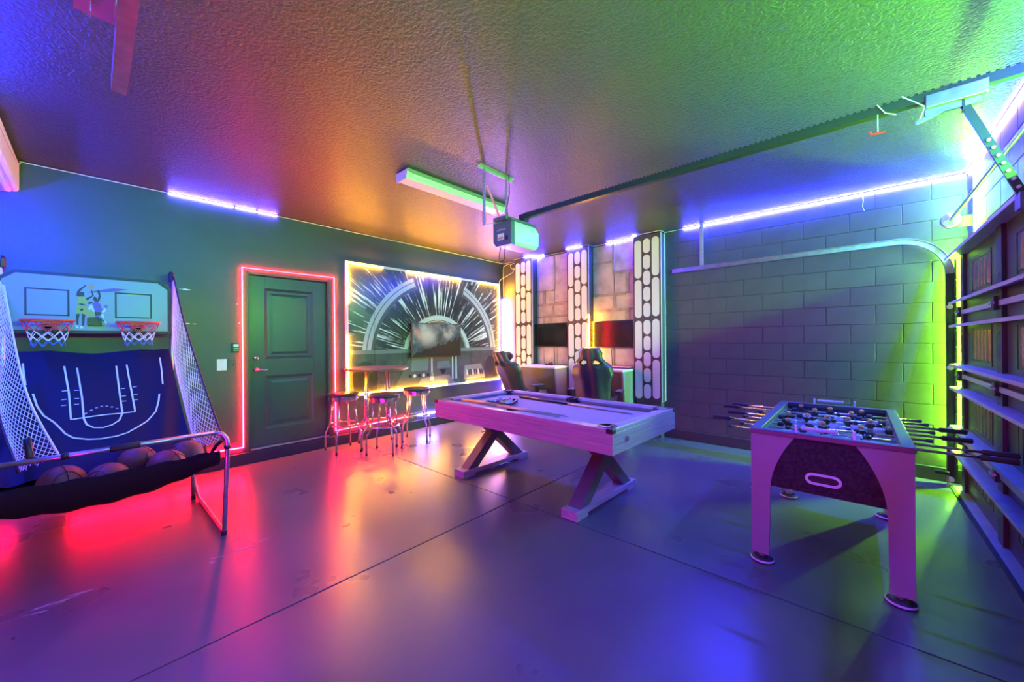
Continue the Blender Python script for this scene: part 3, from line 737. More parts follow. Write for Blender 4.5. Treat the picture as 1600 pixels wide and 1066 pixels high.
# ================================================================== gaming chairs
def gaming_chair(label, loc, rz, tilt):
    t = thing('gaming_chair', label, 'chair', loc, rz, group='black gaming chairs')
    # local: faces +y
    prof = [(0, .22), (.1, .235), (.25, .235), (.42, .25), (.55, .285), (.66, .27), (.76, .20), (.84, .155), (.92, .155), (1.0, .12)]
    def hw_(v):
        for (a, x), (b_, y) in zip(prof, prof[1:]):
            if a <= v <= b_:
                f = (v - a) / (b_ - a); f = f * f * (3 - 2 * f); return x + (y - x) * f
        return .12
    H = .82; ct, st_ = math.cos(tilt), math.sin(tilt)
    def P(u, v, back):
        x = (u * 2 - 1); hw2 = hw_(v); bol = abs(x) ** 3 * (.11 if v < .75 else .05)
        th = (.055 + .02 * math.sin(PI * min(1, v * 1.1))) * (1 - abs(x) ** 6 * .6)
        yy = bol + (-.045 if back else th - .03) + (.012 * math.sin(v * 22) * (1 - abs(x)) if not back else .010 * math.sin(x * 9 + v * 4))
        zz_ = v * H
        return (x * hw2, -.20 + yy * ct - zz_ * st_, .50 + zz_ * ct + yy * st_)
    def hole(u, v):
        x = abs(u * 2 - 1)
        return ((x - .42) / .24) ** 2 + ((v - .765) / .045) ** 2 < 1
    m_ = MB(); nu, nv = 22, 34
    m_.grid(lambda u, v: P(u, v, True), nu, nv, hole); m_.grid(lambda u, v: P(u, v, False), nu, nv, hole)
    o2 = (nu + 1) * (nv + 1)
    idx = lambda i, j_: j_ * (nu + 1) + i
    def wall(a, b_): m_.f.append((a, b_, b_ + o2, a + o2))
    for i in range(nu): wall(idx(i, 0), idx(i + 1, 0)); wall(idx(i, nv), idx(i + 1, nv))
    for j_ in range(nv): wall(idx(0, j_), idx(0, j_ + 1)); wall(idx(nu, j_), idx(nu, j_ + 1))
    hs = {(i, j_) for i in range(nu) for j_ in range(nv) if hole((i + .5) / nu, (j_ + .5) / nv)}
    for (i, j_) in hs:
        if (i - 1, j_) not in hs: wall(idx(i, j_), idx(i, j_ + 1))
        if (i + 1, j_) not in hs: wall(idx(i + 1, j_), idx(i + 1, j_ + 1))
        if (i, j_ - 1) not in hs: wall(idx(i, j_), idx(i + 1, j_))
        if (i, j_ + 1) not in hs: wall(idx(i, j_ + 1), idx(i + 1, j_ + 1))
    bk = m_.build('backrest', M['leather'], t, smooth=True)
    # seam piping around both strap holes
    for s_ in (-1, 1):
        pts = []
        for k in range(16):
            a = 2 * PI * k / 16; pts.append(P(.5 + s_ * (.42 + .27 * math.cos(a)) / 2, .765 + .055 * math.sin(a), True))
        MB().tube(pts, .008, 6, True).build('strap_hole_trim', M['black'], bk, smooth=True)
    MB().sphere((0, -.20 - .72 * H * st_ + .09, .50 + .90 * H * ct), .1, 14, 8, (1.5, .55, .75)).build('head_pillow', M['vinyl'], t, smooth=True)
    def seat(u, v):
        x = u * 2 - 1
        return (x * .27, -.22 + v * .5, .52 + .05 * abs(x) ** 4 + .02 * math.sin(PI * v))
    MB().grid(seat, 12, 10).build('seat_cushion', M['leather'], t, smooth=True, solid=.10)
    for s_ in (-1, 1):
        ar = MB().beam((s_ * .30, 0, .46), (s_ * .33, 0, .70), .04, .05, (0, 1, 0)).build('armrest_post', M['black'], t)
        MB().box(s_ * .33 - .045, -.13, .70, s_ * .33 + .045, .13, .73).build('arm_pad', M['rubber'], ar, bevel=0.012)
    MB().box(-.14, -.16, .42, .14, .14, .455).build('seat_plate', M['black'], t)
    MB().lathe([(.028, .12), (.028, .28), (.02, .28), (.02, .43)], 14).build('gas_lift', M['black'], t)
    st2 = MB()
    for k in range(5):
        a = 2 * PI * k / 5 + .3; st2.beam((.02 * math.cos(a), .02 * math.sin(a), .11), (.31 * math.cos(a), .31 * math.sin(a), .085), .05, .03)
    st2.build('star_base', M['black'], t)
    for k in range(5):
        a = 2 * PI * k / 5 + .3
        MB().lathe([(.02, -.025), (.03, -.02), (.03, .02), (.02, .025)], 12, (.31 * math.cos(a), .31 * math.sin(a), .031), 'x').build('caster', M['rubber'], t)
    return t
gaming_chair('black gaming chair standing upright in front of the right desk', (-2.70, 4.72, 0), math.radians(16), math.radians(8))
gaming_chair('black gaming chair leaning back beside the mural corner', (-4.02, 4.72, 0), math.radians(-8), math.radians(24))

# ================================================================== pub table and stools
def leg_path(a, r_top, z_top, r_mid, z_mid, r_out, z_out):
    c, s_ = math.cos(a), math.sin(a)
    return [(r * c, r * s_, z) for r, z in ((r_top, z_top), (r_mid, z_mid + .05), (r_mid + .004, z_mid), (r_mid + .03, z_mid - .05), (r_out - .012, z_out + .035), (r_out, z_out), (r_out, .012))]
def stool(label, loc, rz):
    t = thing('bar_stool', label, 'stool', loc, rz, group='chrome bar stools round the pub table')
    prof = [(.0, .655), (.17, .655), (.178, .66)]
    for k in range(3): prof += [(.178, .664 + k * .018), (.185, .670 + k * .018), (.185, .676 + k * .018), (.178, .680 + k * .018)]
    prof += [(.178, .715), (0, .715)]
    MB().lathe(prof, 28).build('ridged_band', M['chrome'], t, smooth=False)
    MB().lathe([(.0, .712), (.178, .714), (.192, .722), (.192, .735), (.178, .748), (.12, .756), (0, .758)], 28).build('seat', M['vinyl'], t, smooth=True)
    MB().lathe([(.181 + .009 * math.cos(k * PI / 4), .345 + .009 * math.sin(k * PI / 4)) for k in range(8)], 28, closed=True).build('foot_ring', M['chrome'], t, smooth=True)
    for k in range(4):
        l = MB().tube(leg_path(PI / 2 * k, .135, .66, .165, .345, .235, .21), .0115, 8).build('leg', M['chrome'], t, smooth=True)
        MB().lathe([(.0135, 0), (.0135, .028)], 10, (.235 * math.cos(PI / 2 * k), .235 * math.sin(PI / 2 * k), 0)).build('foot_cap', M['rubber'], l)
    return t
stool('chrome bar stool with black seat nearest the side door', (-4.975, 2.21, 0), math.radians(45))
stool('chrome bar stool with black seat nearest the camera', (-4.475, 2.51, 0), math.radians(85))
stool('chrome bar stool with black seat nearest the pool table', (-4.70, 3.14, 0), math.radians(92))
t = thing('pub_table', 'round dark bar-height table with chrome legs in front of the mural', 'table', (-4.86, 2.62, 0), math.radians(151.8 - 45 + 6))
MB().lathe([(.0, 1.035), (.40, 1.035), (.415, 1.045), (.415, 1.06), (.405, 1.066), (0, 1.066)], 40).build('tabletop', M['table_top'], t)
MB().lathe([(.20, 1.018), (.22, 1.018), (.22, 1.035), (.20, 1.035)], 28, closed=True).build('mounting_ring', M['chrome'], t)
MB().lathe([(.165 + .008 * math.cos(k * PI / 4), .70 + .008 * math.sin(k * PI / 4)) for k in range(8)], 28, closed=True).build('brace_ring', M['chrome'], t, smooth=True)
MB().lathe([(.215 + .009 * math.cos(k * PI / 4), .325 + .009 * math.sin(k * PI / 4)) for k in range(8)], 28, closed=True).build('foot_ring', M['chrome'], t, smooth=True)
for k in range(4):
    a = PI / 2 * k
    l = MB().tube(leg_path(a, .185, 1.035, .20, .325, .31, .19), .0145, 8).build('leg', M['chrome'], t, smooth=True)
    MB().lathe([(.017, 0), (.017, .028)], 10, (.31 * math.cos(a), .31 * math.sin(a), 0)).build('foot_cap', M['rubber'], l)

# ================================================================== pool table
PT = (-2.305, 3.035, 0); PRZ = math.radians(-1.6)
pt = thing('pool_table', 'whitewashed wooden pool table with blue-grey cloth and dark crossed legs', 'pool table', PT, PRZ)
HL, HW, ZT, ZB = 1.06, .575, .785, .60
for s_ in (-1, 1):
    MB().box(-HL, s_ * HW - (.03 if s_ > 0 else 0), ZB, HL, s_ * HW + (.03 if s_ < 0 else 0), ZT - .03).build('apron', M['wood'], pt, bevel=0.003)
    MB().box(s_ * HL - (.03 if s_ > 0 else 0), -HW + .03, ZB, s_ * HL + (.03 if s_ < 0 else 0), HW - .03, ZT - .03).build('end_apron', M['wood_end'], pt, bevel=0.003)
RW = .085
for s_ in (-1, 1):
    for x0, x1 in ((-HL + .05, -.06), (.06, HL - .05)):
        MB().box(x0, s_ * HW - (RW if s_ > 0 else 0), ZT - .03, x1, s_ * HW + (RW if s_ < 0 else 0), ZT).build('rail', M['wood_top'], pt, bevel=0.004)
        yi = s_ * (HW - RW)
        MB().prism([(yi, ZT - .006), (yi - s_ * .035, ZT - .012), (yi - s_ * .025, ZT - .04), (yi, ZT - .04)], 'x', x0 + .05, x1 - (.02 if x1 < 0 else .05)).build('cushion', M['cloth'], pt)
    MB().box(-.06, s_ * HW - (.045 if s_ > 0 else 0), ZT - .03, .06, s_ * HW + (.045 if s_ < 0 else 0), ZT).build('side_pocket_rail', M['wood_top'], pt, bevel=0.004)
    MB().box(s_ * HL - (RW if s_ > 0 else 0), -HW + .05, ZT - .03, s_ * HL + (RW if s_ < 0 else 0), HW - .05, ZT).build('end_rail', M['wood_top'], pt, bevel=0.004)
    xi = s_ * (HL - RW)
    MB().prism([(xi, ZT - .006), (xi - s_ * .035, ZT - .012), (xi - s_ * .025, ZT - .04), (xi, ZT - .04)], 'y', -HW + RW + .05, HW - RW - .05).build('cushion', M['cloth'], pt)
MB().box(-HL + .03, -HW + .03, ZT - .075, HL - .03, HW - .03, ZT - .045).build('playing_cloth', M['cloth'], pt)
for sx in (-1, 1):
    for sy in (-1, 1):
        cx, cy = sx * (HL - .09), sy * (HW - .09)
        pk = MB().lathe([(.055, ZT - .055), (.055, ZT + .003), (.072, ZT + .003), (.072, ZT - .055)], 20, (cx, cy, 0), closed=True).build('corner_pocket', M['black'], pt)
        MB().lathe([(0, ZT - .048), (.056, ZT - .046)], 16, (cx, cy, 0)).build('pocket_drop', M['rubber'], pk)
        MB().box(min(sx * HL, sx * (HL - .05)) - .001, min(sy * HW, sy * (HW - .05)) - .001, ZT - .035, max(sx * HL, sx * (HL - .05)) + .001, max(sy * HW, sy * (HW - .05)) + .001, ZT + .001).build('corner_cap', M['black'], pt, bevel=0.003)
for sy in (-1, 1):
    pk = MB().lathe([(.045, ZT - .055), (.045, ZT + .003), (.06, ZT + .003), (.06, ZT - .055)], 20, (0, sy * (HW - .085), 0), closed=True).build('side_pocket', M['black'], pt)
    MB().lathe([(0, ZT - .048), (.046, ZT - .046)], 16, (0, sy * (HW - .085), 0)).build('pocket_drop', M['rubber'], pk)
MB().sphere((HL - .03, -HW + .055, ZT + .014), .012, 10, 8).build('pocket_stud', M['chrome'], pt, smooth=True)
ret = MB().prism(stadium(HL * 0 - .36, ZB + .085, .055, .055), 'x', HL, HL + .004).build('round_logo_plate', M['wood_top'], pt, label='small round plate on the end apron')
MB().lathe([(.02, 0), (.02, .003)], 16, (HL + .004, -.36, ZB + .085), 'x').build('plate_rim', M['leg_dark'], ret)
for lx in (-.72, .66):
    MB().box(lx - .10, -.50, 0.025, lx + .05, .50, .07).build('foot_rail', M['wood_end'], pt, bevel=0.003)
    for sy in (-1, 1): MB().box(lx - .10, sy * .5 - (.16 if sy > 0 else 0), 0, lx + .05, sy * .5 + (.16 if sy < 0 else 0), .025).build('foot_pad', M['wood'], pt)
    def xleg(y0, y1): return MB().add([(lx - .085, y0 - .07, .07), (lx - .085, y0 + .07, .07), (lx + .035, y0 + .07, .07), (lx + .035, y0 - .07, .07),
                                       (lx - .085, y1 - .07, ZB), (lx - .085, y1 + .07, ZB), (lx + .035, y1 + .07, ZB), (lx + .035, y1 - .07, ZB)],
                                      [(0, 1, 2, 3), (7, 6, 5, 4), (0, 4, 5, 1), (1, 5, 6, 2), (2, 6, 7, 3), (3, 7, 4, 0)])
    xleg(-.36, .22).build('leg', M['leg_dark'], pt, bevel=0.003)
    # the crossing brace: two pieces that meet the long leg
    def piece(ya, za, yb_, zb): return MB().add([(lx - .083, ya - .07, za), (lx - .083, ya + .07, za), (lx + .033, ya + .07, za), (lx + .033, ya - .07, za),
                                                  (lx - .083, yb_ - .07, zb), (lx - .083, yb_ + .07, zb), (lx + .033, yb_ + .07, zb), (lx + .033, yb_ - .07, zb)],
                                                 [(0, 1, 2, 3), (7, 6, 5, 4), (0, 4, 5, 1), (1, 5, 6, 2), (2, 6, 7, 3), (3, 7, 4, 0)])
    piece(.36, .07, -.22, ZB).build('cross_leg', M['leg_dark'], pt, bevel=0.003)
    MB().box(lx - .09, -.34, ZB - .04, lx + .04, .34, ZB).build('bearer', M['leg_dark'], pt)
# pool table world helper
def PW(x, y, z):
    c, s_ = math.cos(PRZ), math.sin(PRZ); return (PT[0] + x * c - y * s_, PT[1] + x * s_ + y * c, z)
ZCL = ZT - .045
def cue(label, a, b_, butt, shaft, frac):
    a = Vector(a); b_ = Vector(b_)
    t = thing('pool_cue', label, 'pool cue', a, group='pool cues on the table'); d = b_ - a
    MB().tube([(0, 0, 0), tuple(d * frac * .5), tuple(d * frac)], [.0145, .0135, .0115], 8).build('butt', M[butt], t, smooth=True)
    MB().tube([tuple(d * frac), tuple(d * .99)], [.0115, .0065], 8).build('shaft', M[shaft], t, smooth=True)
    MB().tube([tuple(d * (frac - .01)), tuple(d * (frac + .01))], .013, 8).build('joint_collar', M['brass'], t)
    MB().tube([tuple(d * .99), tuple(d)], .0066, 8).build('tip', M['court_line'], t)
cue('dark-butted pool cue lying along the far cushion', (-2.93, 3.375, ZCL + .0145), (-1.48, 3.255, ZCL + .0075), 'cue_dark', 'maple', .5)
cue('golden pool cue resting on the near rail, closest to the camera', (-3.06, 2.60, ZT + .0145), (-1.78, 2.545, ZT + .007), 'brass', 'maple', .42)
cue('golden pool cue resting behind its twin on the near rail', (-3.02, 2.635, ZT + .0145), (-1.74, 2.60, ZT + .007), 'brass', 'maple', .42)
# rack and balls
RC = (-2.78, 2.94)
BR = .0265
ra = math.radians(88)
t = thing('triangle_rack', 'black triangular rack holding the pool balls', 'rack', (RC[0], RC[1], ZCL + .001), ra - PI / 2)
R3 = .2
tri = []
for k in range(3):
    base = -PI / 2 + 2 * PI * k / 3 + PI
    for q in range(5):
        a = base - PI / 3 + 2 * PI / 3 * q / 4
        cx, cy = (R3 - .035) * math.cos(base), (R3 - .035) * math.sin(base)
        tri.append((cx + .035 * math.cos(a), cy + .035 * math.sin(a)))
tin = [(x * .915, y * .915) for x, y in tri]
n = len(tri); v = [(x, y, 0) for x, y in tri] + [(x, y, 0) for x, y in tin] + [(x, y, .034) for x, y in tri] + [(x, y, .034) for x, y in tin]
f = []
for i in range(n):
    k = (i + 1) % n
    f += [(i, k, k + 2 * n, i + 2 * n), (n + k, n + i, i + 3 * n, k + 3 * n), (2 * n + i, 2 * n + k, 3 * n + k, 3 * n + i), (k, i, n + i, n + k)]
MB().add(v, f).build('frame', M['black'], t)
ballcols = [('light blue', (.25, .6, .75), 0), ('red', (.6, .05, .04), 0), ('sky blue', (.2, .5, .75), 1), ('orange', (.75, .3, .08), 0), ('deep blue', (.03, .06, .4), 0), ('yellow', (.75, .6, .12), 0), ('salmon', (.75, .38, .25), 1),
            ('maroon', (.3, .04, .05), 0), ('green', (.05, .35, .12), 0), ('black', (.02, .02, .02), 0), ('purple', (.22, .08, .4), 0), ('striped yellow', (.75, .6, .12), 1), ('striped green', (.05, .35, .12), 1), ('striped red', (.6, .05, .04), 1), ('striped purple', (.22, .08, .4), 1)]
ball_me = MB().sphere((0, 0, 0), BR, 14, 10).mesh('pool_ball', M['white'], True)
def ball(label, p, c, stripe):
    mm = mat('ball_' + label.split()[0] + str(len(bpy.data.materials)), c, .12, coat=.6)
    o = bpy.data.objects.new('pool_ball', None); col.objects.link(o); o.location = p; tag(o, label, 'pool ball', 'racked pool balls')
    if stripe:
        bb = MB().sphere((0, 0, 0), BR, 14, 10); bb.build('body', M['white'], o, smooth=True)
        sb = MB().lathe([((BR + .0004) * math.cos(q), (BR + .0004) * math.sin(q)) for q in [x * .13 for x in range(-4, 5)]], 18, (0, 0, 0), 'x'); sb.build('stripe', mm, o, smooth=True)
    else:
        MB().sphere((0, 0, 0), BR, 14, 10).build('body', mm, o, smooth=True)
        MB().lathe([(.011, BR - .0022), (.006, BR + .0002), (.001, BR + .0006)], 10).build('number_spot', M['white'], o)
pos = []
for row in range(5):
    for k in range(5 - row):
        pos.append(((k - (4 - row) / 2) * 2 * BR, -.085 + row * BR * 1.732))
places = ['first from the left in the nearest row', 'second from the left in the nearest row', 'third in the nearest row', 'fourth in the nearest row', 'at the right end of the nearest row',
          'at the left of the second row', 'second in the second row', 'third in the second row', 'at the right of the second row', 'left of the middle row', 'centre of the middle row', 'right of the middle row',
          'left in the pair behind', 'right in the pair behind', 'at the far tip of the rack']
order = [0, 2, 4, 5, 6, 1, 3, 9, 11, 7, 8, 12, 10, 13, 14]
c_, s__ = math.cos(ra - PI / 2), math.sin(ra - PI / 2)
for (x, y), pl, oi in zip(pos, places, order):
    nm, cc, stp = ballcols[oi]
    ball(nm + ' pool ball, ' + pl, (RC[0] + x * c_ - y * s__, RC[1] + x * s__ + y * c_, ZCL + BR + .0005), cc, stp)
x, y = pos[2][0], pos[2][1] + BR * .9
ball('pale blue-white cue ball perched on top of the racked balls', (RC[0] + x * c_ - y * s__, RC[1] + x * s__ + y * c_, ZCL + BR * 2.66), (.62, .72, .75), 0)

# ================================================================== foosball table
FX0, FX1, FY0, FY1, FZ = -.50, .222, 2.82, 4.22, .846
ft = thing('foosball_table', 'silver and black foosball table beside the garage door', 'foosball table', ((FX0 + FX1) / 2, (FY0 + FY1) / 2, 0))
hx, hy = (FX1 - FX0) / 2, (FY1 - FY0) / 2
ZR = FZ - .03
# end panels (dark centre with ball return) and long side panels
for s_ in (-1, 1):
    y0 = s_ * hy - (.022 if s_ > 0 else -.006); y1 = y0 + .016
    ep = MB().prism([(-hx + .02, ZR), (hx - .02, ZR), (hx - .06, .50), (-hx + .06, .50)], 'y', y0, y1).build('end_panel', M['foos_dark'], ft)
    yo = s_ * (hy - .002)
    st_ = [(a, b_) for a, b_ in [(p[1], p[0]) for p in stadium(.592, 0, .066, .165)]]
    cxo = -.005
    out = [(cxo + a, b_) for a, b_ in st_]; inn = [(cxo + a * .84, .592 + (b_ - .592) * .62) for a, b_ in st_]
    n = len(out); rr = MB(); ya, yb2 = yo, yo - s_ * .004
    v = [(a, yo + s_ * .004, b_) for a, b_ in out] + [(a, yo + s_ * .004, b_) for a, b_ in inn] + [(a, yo - s_ * .006, b_) for a, b_ in out] + [(a, yo - s_ * .006, b_) for a, b_ in inn]
    f = []
    for i in range(n):
        k = (i + 1) % n; f += [(i, k, n + k, n + i), (i, k, 2 * n + k, 2 * n + i), (n + i, n + k, 3 * n + k, 3 * n + i)]
    rr.add(v, f).build('return_rim', M['man_light'], ep)
    MB().prism(inn, 'y', min(yo - s_ * .0055, yo - s_ * .003), max(yo - s_ * .0055, yo - s_ * .003)).build('ball_return', M['rubber'], ep)
    MB().box(s_ * hx - (.02 if s_ > 0 else 0), -hy + .02, .50, s_ * hx + (.02 if s_ < 0 else 0), hy - .02, ZR).build('side_panel', M['foos_dark'], ft)
# four legs, each with a curved inner edge on the end face and a flat flank
def leg_outline():
    p = [(0, ZR)]
    for k in range(13):
        f_ = k / 12; p.append((.225 - .112 * (1 - (1 - f_) ** 2.0) - .012 * f_, ZR - f_ * (ZR - .47)))
    p += [(.100, .35), (.094, .06), (0, .06)]
    return p
for sx in (-1, 1):
    for sy in (-1, 1):
        poly = [(sx * (hx - a), z) for a, z in leg_outline()]
        ya = sy * hy; yb2 = sy * (hy - .02)
        l = MB().prism(poly, 'y', min(ya, yb2), max(ya, yb2)).build('leg', M['foos'], ft, bevel=0.002)
        xa, xb = sx * hx, sx * (hx - .02)
        MB().prism([(sy * (hy - .02), ZR), (sy * (hy - .22), ZR), (sy * (hy - .13), .47), (sy * (hy - .10), .06), (sy * (hy - .02), .06)], 'x', min(xa, xb) , max(xa, xb)).build('flank', M['foos'], l)
        cx, cy = sx * (hx - .05), sy * (hy - .05)
        MB().lathe([(.02, .03), (.02, .08)], 10, (cx, cy, 0)).build('leveller_stem', M['steel'], l)
        MB().lathe([(0, 0), (.055, 0), (.06, .006), (.06, .018), (.045, .03), (0, .032)], 24, (cx, cy, 0)).build('leveller_foot', M['rubber'], l)
        MB().lathe([(.0605, .008), (.064, .010), (.064, .018), (.0605, .02)], 24, (cx, cy, 0), closed=True).build('foot_rim', M['man_light'], l)
# rim boards
RB = .055
for s_ in (-1, 1):
    MB().box(-hx - .006, s_ * (hy + .006) - (RB if s_ > 0 else 0), ZR, hx + .006, s_ * (hy + .006) + (RB if s_ < 0 else 0), FZ).build('end_rim', M['foos_rim'], ft, bevel=0.003)
    MB().box(s_ * (hx + .006) - (RB if s_ > 0 else 0), -hy + RB - .006, ZR, s_ * (hx + .006) + (RB if s_ < 0 else 0), hy - RB + .006, FZ).build('side_rim', M['foos_rim'], ft, bevel=0.003)
    MB().box(s_ * (hx - .045) - .004, -hy + .05, .73, s_ * (hx - .045) + .004, hy - .05, ZR).build('inner_side_wall', M['foos_field'], ft)
    MB().box(-hx + .05, s_ * (hy - .045) - .004, .73, hx - .05, s_ * (hy - .045) + .004, ZR).build('inner_end_wall', M['rubber'], ft)
MB().box(-hx + .045, -hy + .045, .71, hx - .045, hy - .045, .73).build('playfield', M['foos_field'], ft)
pfl = MB()
pfl.box(-hx + .06, -.004, .73, hx - .06, .004, .7305)
pfl.lathe([(.10, .7302), (.107, .7302), (.107, .7306), (.10, .7306)], 28, (0, 0, 0), closed=True)
pfl.build('field_lines', M['court_line'], ft)
def man_mesh(m1, name):
    b = MB(); b.box(-.012, -.014, -.035, .012, .014, .018)
    b.add([(-.012, -.014, -.035), (.012, -.014, -.035), (.012, .014, -.035), (-.012, .014, -.035), (-.014, -.009, -.075), (.014, -.009, -.075), (.014, .016, -.075), (-.014, .016, -.075)], [(0, 1, 2, 3), (7, 6, 5, 4), (0, 4, 5, 1), (1, 5, 6, 2), (2, 6, 7, 3), (3, 7, 4, 0)])
    b.box(-.020, -.011, .0, .020, .011, .018)
    return b.mesh(name, m1)
man_d, man_l = man_mesh(M['man_dark'], 'player'), man_mesh(M['man_light'], 'player')
head_d = MB().sphere((0, 0, .031), .013, 10, 7).mesh('head', M['player_skin'], True); head_l = MB().sphere((0, 0, .031), .013, 10, 7).mesh('head', M['man_dark'], True)
grip = MB().lathe([(.010, 0), (.0155, .006), (.0135, .04), (.0155, .10), (.0165, .12), (.013, .125)], 12, (0, 0, 0), 'x').mesh('grip', M['rubber'], True)
gripm = MB().lathe([(.013, -.125), (.0165, -.12), (.0155, -.10), (.0135, -.04), (.0155, -.006), (.010, 0)], 12, (0, 0, 0), 'x').mesh('grip', M['rubber'], True)
bump_me = MB().lathe([(.011, -.012), (.012, -.006), (.012, .006), (.011, .012)], 10, (0, 0, 0), 'x').mesh('end_cap', M['rubber'], True)
collar = MB().lathe([(.017, -.016), (.017, .016)], 10, (0, 0, 0), 'x').mesh('bumper', M['rubber'])
cfg = [(3, 'L', .0), (2, 'L', .03), (3, 'D', -.03), (5, 'L', .02), (5, 'D', -.02), (3, 'L', .04), (2, 'D', .0), (3, 'D', -.02)]
sides = [1, 1, -1, 1, -1, 1, -1, -1]
exts = [(.16, .26), (.12, .29), (.24, .10), (.16, .18), (.20, .14), (.10, .20), (.30, .14), (.26, .12)]
for i in range(8):
    y = 3.02 - (FY0 + FY1) / 2 + .148 * i; zr = .800
    n, kd, off = cfg[i]; a, b_ = exts[i]
    rod = MB().tube([(-hx - a, y, zr), (hx + b_, y, zr)], .0075, 8).build('rod', M['chrome'], ft, smooth=True)
    sp_ = .5 / n if n > 3 else (.19 if n == 3 else .22)
    for k in range(n):
        x = off + (k - (n - 1) / 2) * (sp_ if n < 5 else .115)
        p = link('player', man_d if kd == 'D' else man_l, rod, (x, y, zr), rot=(random.uniform(-.25, .25), 0, 0), bevel=.003)
        hd = link('player_head', head_d if kd == 'D' else head_l, rod, (x, y, zr))
        p.scale = (1.25, 1.25, .9); hd.scale = (1.25, 1.25, 1.15)
    for s_ in (-1, 1): link('bumper', collar, rod, (off + s_ * ((n - 1) / 2 * (sp_ if n < 5 else .115) + .045), y, zr))
    if sides[i] > 0:
        link('grip', grip, rod, (hx + b_ - .02, y, zr)); link('end_cap', bump_me, rod, (-hx - a, y, zr))
    else:
        link('grip', gripm, rod, (-hx - a + .02, y, zr)); link('end_cap', bump_me, rod, (hx + b_, y, zr))
for s_ in (-1, 1):
    sc_ = MB().tube([(-.13, s_ * (hy - .02), FZ + .03), (.13, s_ * (hy - .02), FZ + .03)], .004, 6).build('score_bar', M['chrome'], ft)
    for q in (-.13, .13): MB().box(q - .006, s_ * (hy - .02) - .012, FZ, q + .006, s_ * (hy - .02) + .012, FZ + .045).build('score_post', M['man_light'], sc_, bevel=.002)
    for k in range(10): MB().lathe([(.011, -.008), (.011, .008)], 10, (-.10 + k * .017, s_ * (hy - .02), FZ + .03), 'x').build('score_bead', M['man_light'], sc_)

# ================================================================== garage door
gd = structE('door_2', 'closed sectional garage door seen from inside', 'garage door', (.74, 2.75, 0))
GY0, GY1 = 0.05 - 2.75, 5.44 - 2.75
joints = [0.0, .48, 1.06, 1.64, 2.20]
stile_y = [5.31, 4.11, 2.91, 1.71, .51]
def inset(y0, y1, z0, z1):
    m_ = MB()
    # recessed frame, then vertical ridges
    m_.box(-.004, y0, z0, 0, y1, z0 + .02).box(-.004, y0, z1 - .02, 0, y1, z1).box(-.004, y0, z0 + .02, 0, y0 + .02, z1 - .02).box(-.004, y1 - .02, z0 + .02, 0, y1, z1 - .02)
    n_ = 5; p = (y1 - y0 - .08) / n_
    for k in range(n_):
        a = y0 + .04 + k * p; m_.prism([(-0.0, a), (-.010, a + .012), (-.010, a + p - .03), (0, a + p - .018)], 'z', z0 + .04, z1 - .04) if False else m_.add(
            [(0, a, z0 + .04), (-.010, a + .014, z0 + .04), (-.010, a + p - .034, z0 + .04), (0, a + p - .02, z0 + .04), (0, a, z1 - .04), (-.010, a + .014, z1 - .04), (-.010, a + p - .034, z1 - .04), (0, a + p - .02, z1 - .04)],
            [(0, 1, 2, 3), (7, 6, 5, 4), (0, 4, 5, 1), (1, 5, 6, 2), (2, 6, 7, 3), (3, 7, 4, 0)])
    return m_
for i in range(4):
    z0, z1 = joints[i] + .003, joints[i + 1] - .003
    se = MB().box(0, GY0, z0, .045, GY1, z1).build('door_section', M['garage'], gd)
    for y in stile_y:
        wdt = .13 if y < 5.2 else .11
        st = MB().box(-.022, y - 2.75 - wdt / 2, z0, 0, y - 2.75 + wdt / 2, z1).build('stile', M['garage_dark'], se, bevel=.002)
    for k in range(4):
        ya, yb_ = stile_y[k + 1] - 2.75 + .30, stile_y[k] - 2.75 - .28
        inset(ya, yb_, z0 + .13, z1 - .13).build('ridged_panel', M['garage'], se)
    for sgn, zz_ in ((1, z1 - .105), (-1, z0 + .105)):
        if i == 0 and sgn < 0: zz_ = .015
        if i == 3 and sgn > 0: zz_ = z1 - .03
        dep = .085 if not (i == 3 and sgn > 0) else .11
        # hat-shaped strut: flat shelf with a turned-down lip
        MB().add([(0, GY0, zz_), (-dep, GY0, zz_ - .004), (-dep, GY0, zz_ - .028), (-dep + .003, GY0, zz_ - .028), (-dep + .003, GY0, zz_ - .007), (0, GY0, zz_ - .004),
                  (0, GY1 + .02, zz_), (-dep, GY1 + .02, zz_ - .004), (-dep, GY1 + .02, zz_ - .028), (-dep + .003, GY1 + .02, zz_ - .028), (-dep + .003, GY1 + .02, zz_ - .007), (0, GY1 + .02, zz_ - .004)],
                 [(0, 1, 2, 3, 4, 5), (11, 10, 9, 8, 7, 6)] + [(q, 6 + q, 6 + (q + 1) % 6, (q + 1) % 6) for q in range(6)]).build('strut', M['strut'], se)
    if i > 0:   # horizontal rib along the section joint with hinges
        MB().box(-.03, GY0 + .02, z0 - .022, -.004, GY1 - .02, z0 + .016).build('joint_rib', M['steel_paint'], se, bevel=.003)
        for y in stile_y:
            h_ = MB().box(-.05, y - 2.75 - .035, z0 - .05, -.03, y - 2.75 + .035, z0 + .045).build('hinge', M['rail_dark'], se, bevel=.003)
            MB().lathe([(.011, -.04), (.011, .04)], 8, (-.055, y - 2.75, z0), 'y').build('hinge_pin', M['steel'], h_)
    MB().lathe([(.022, -.012), (.022, .012)], 14, (-.075, GY1 + .03, z0 + .06), 'y').build('roller', M['white'], se)
    for y in stile_y[:3]:
        for zz_ in (z0 + .2, z1 - .2): MB().lathe([(.008, 0), (.008, -.004)], 8, (-.022, y - 2.75, zz_), 'x').build('bolt', M['steel'], se)
MB().box(-.09, GY0, 0.0, .03, GY1 + .02, .012).build('bottom_seal', M['rubber'], gd)

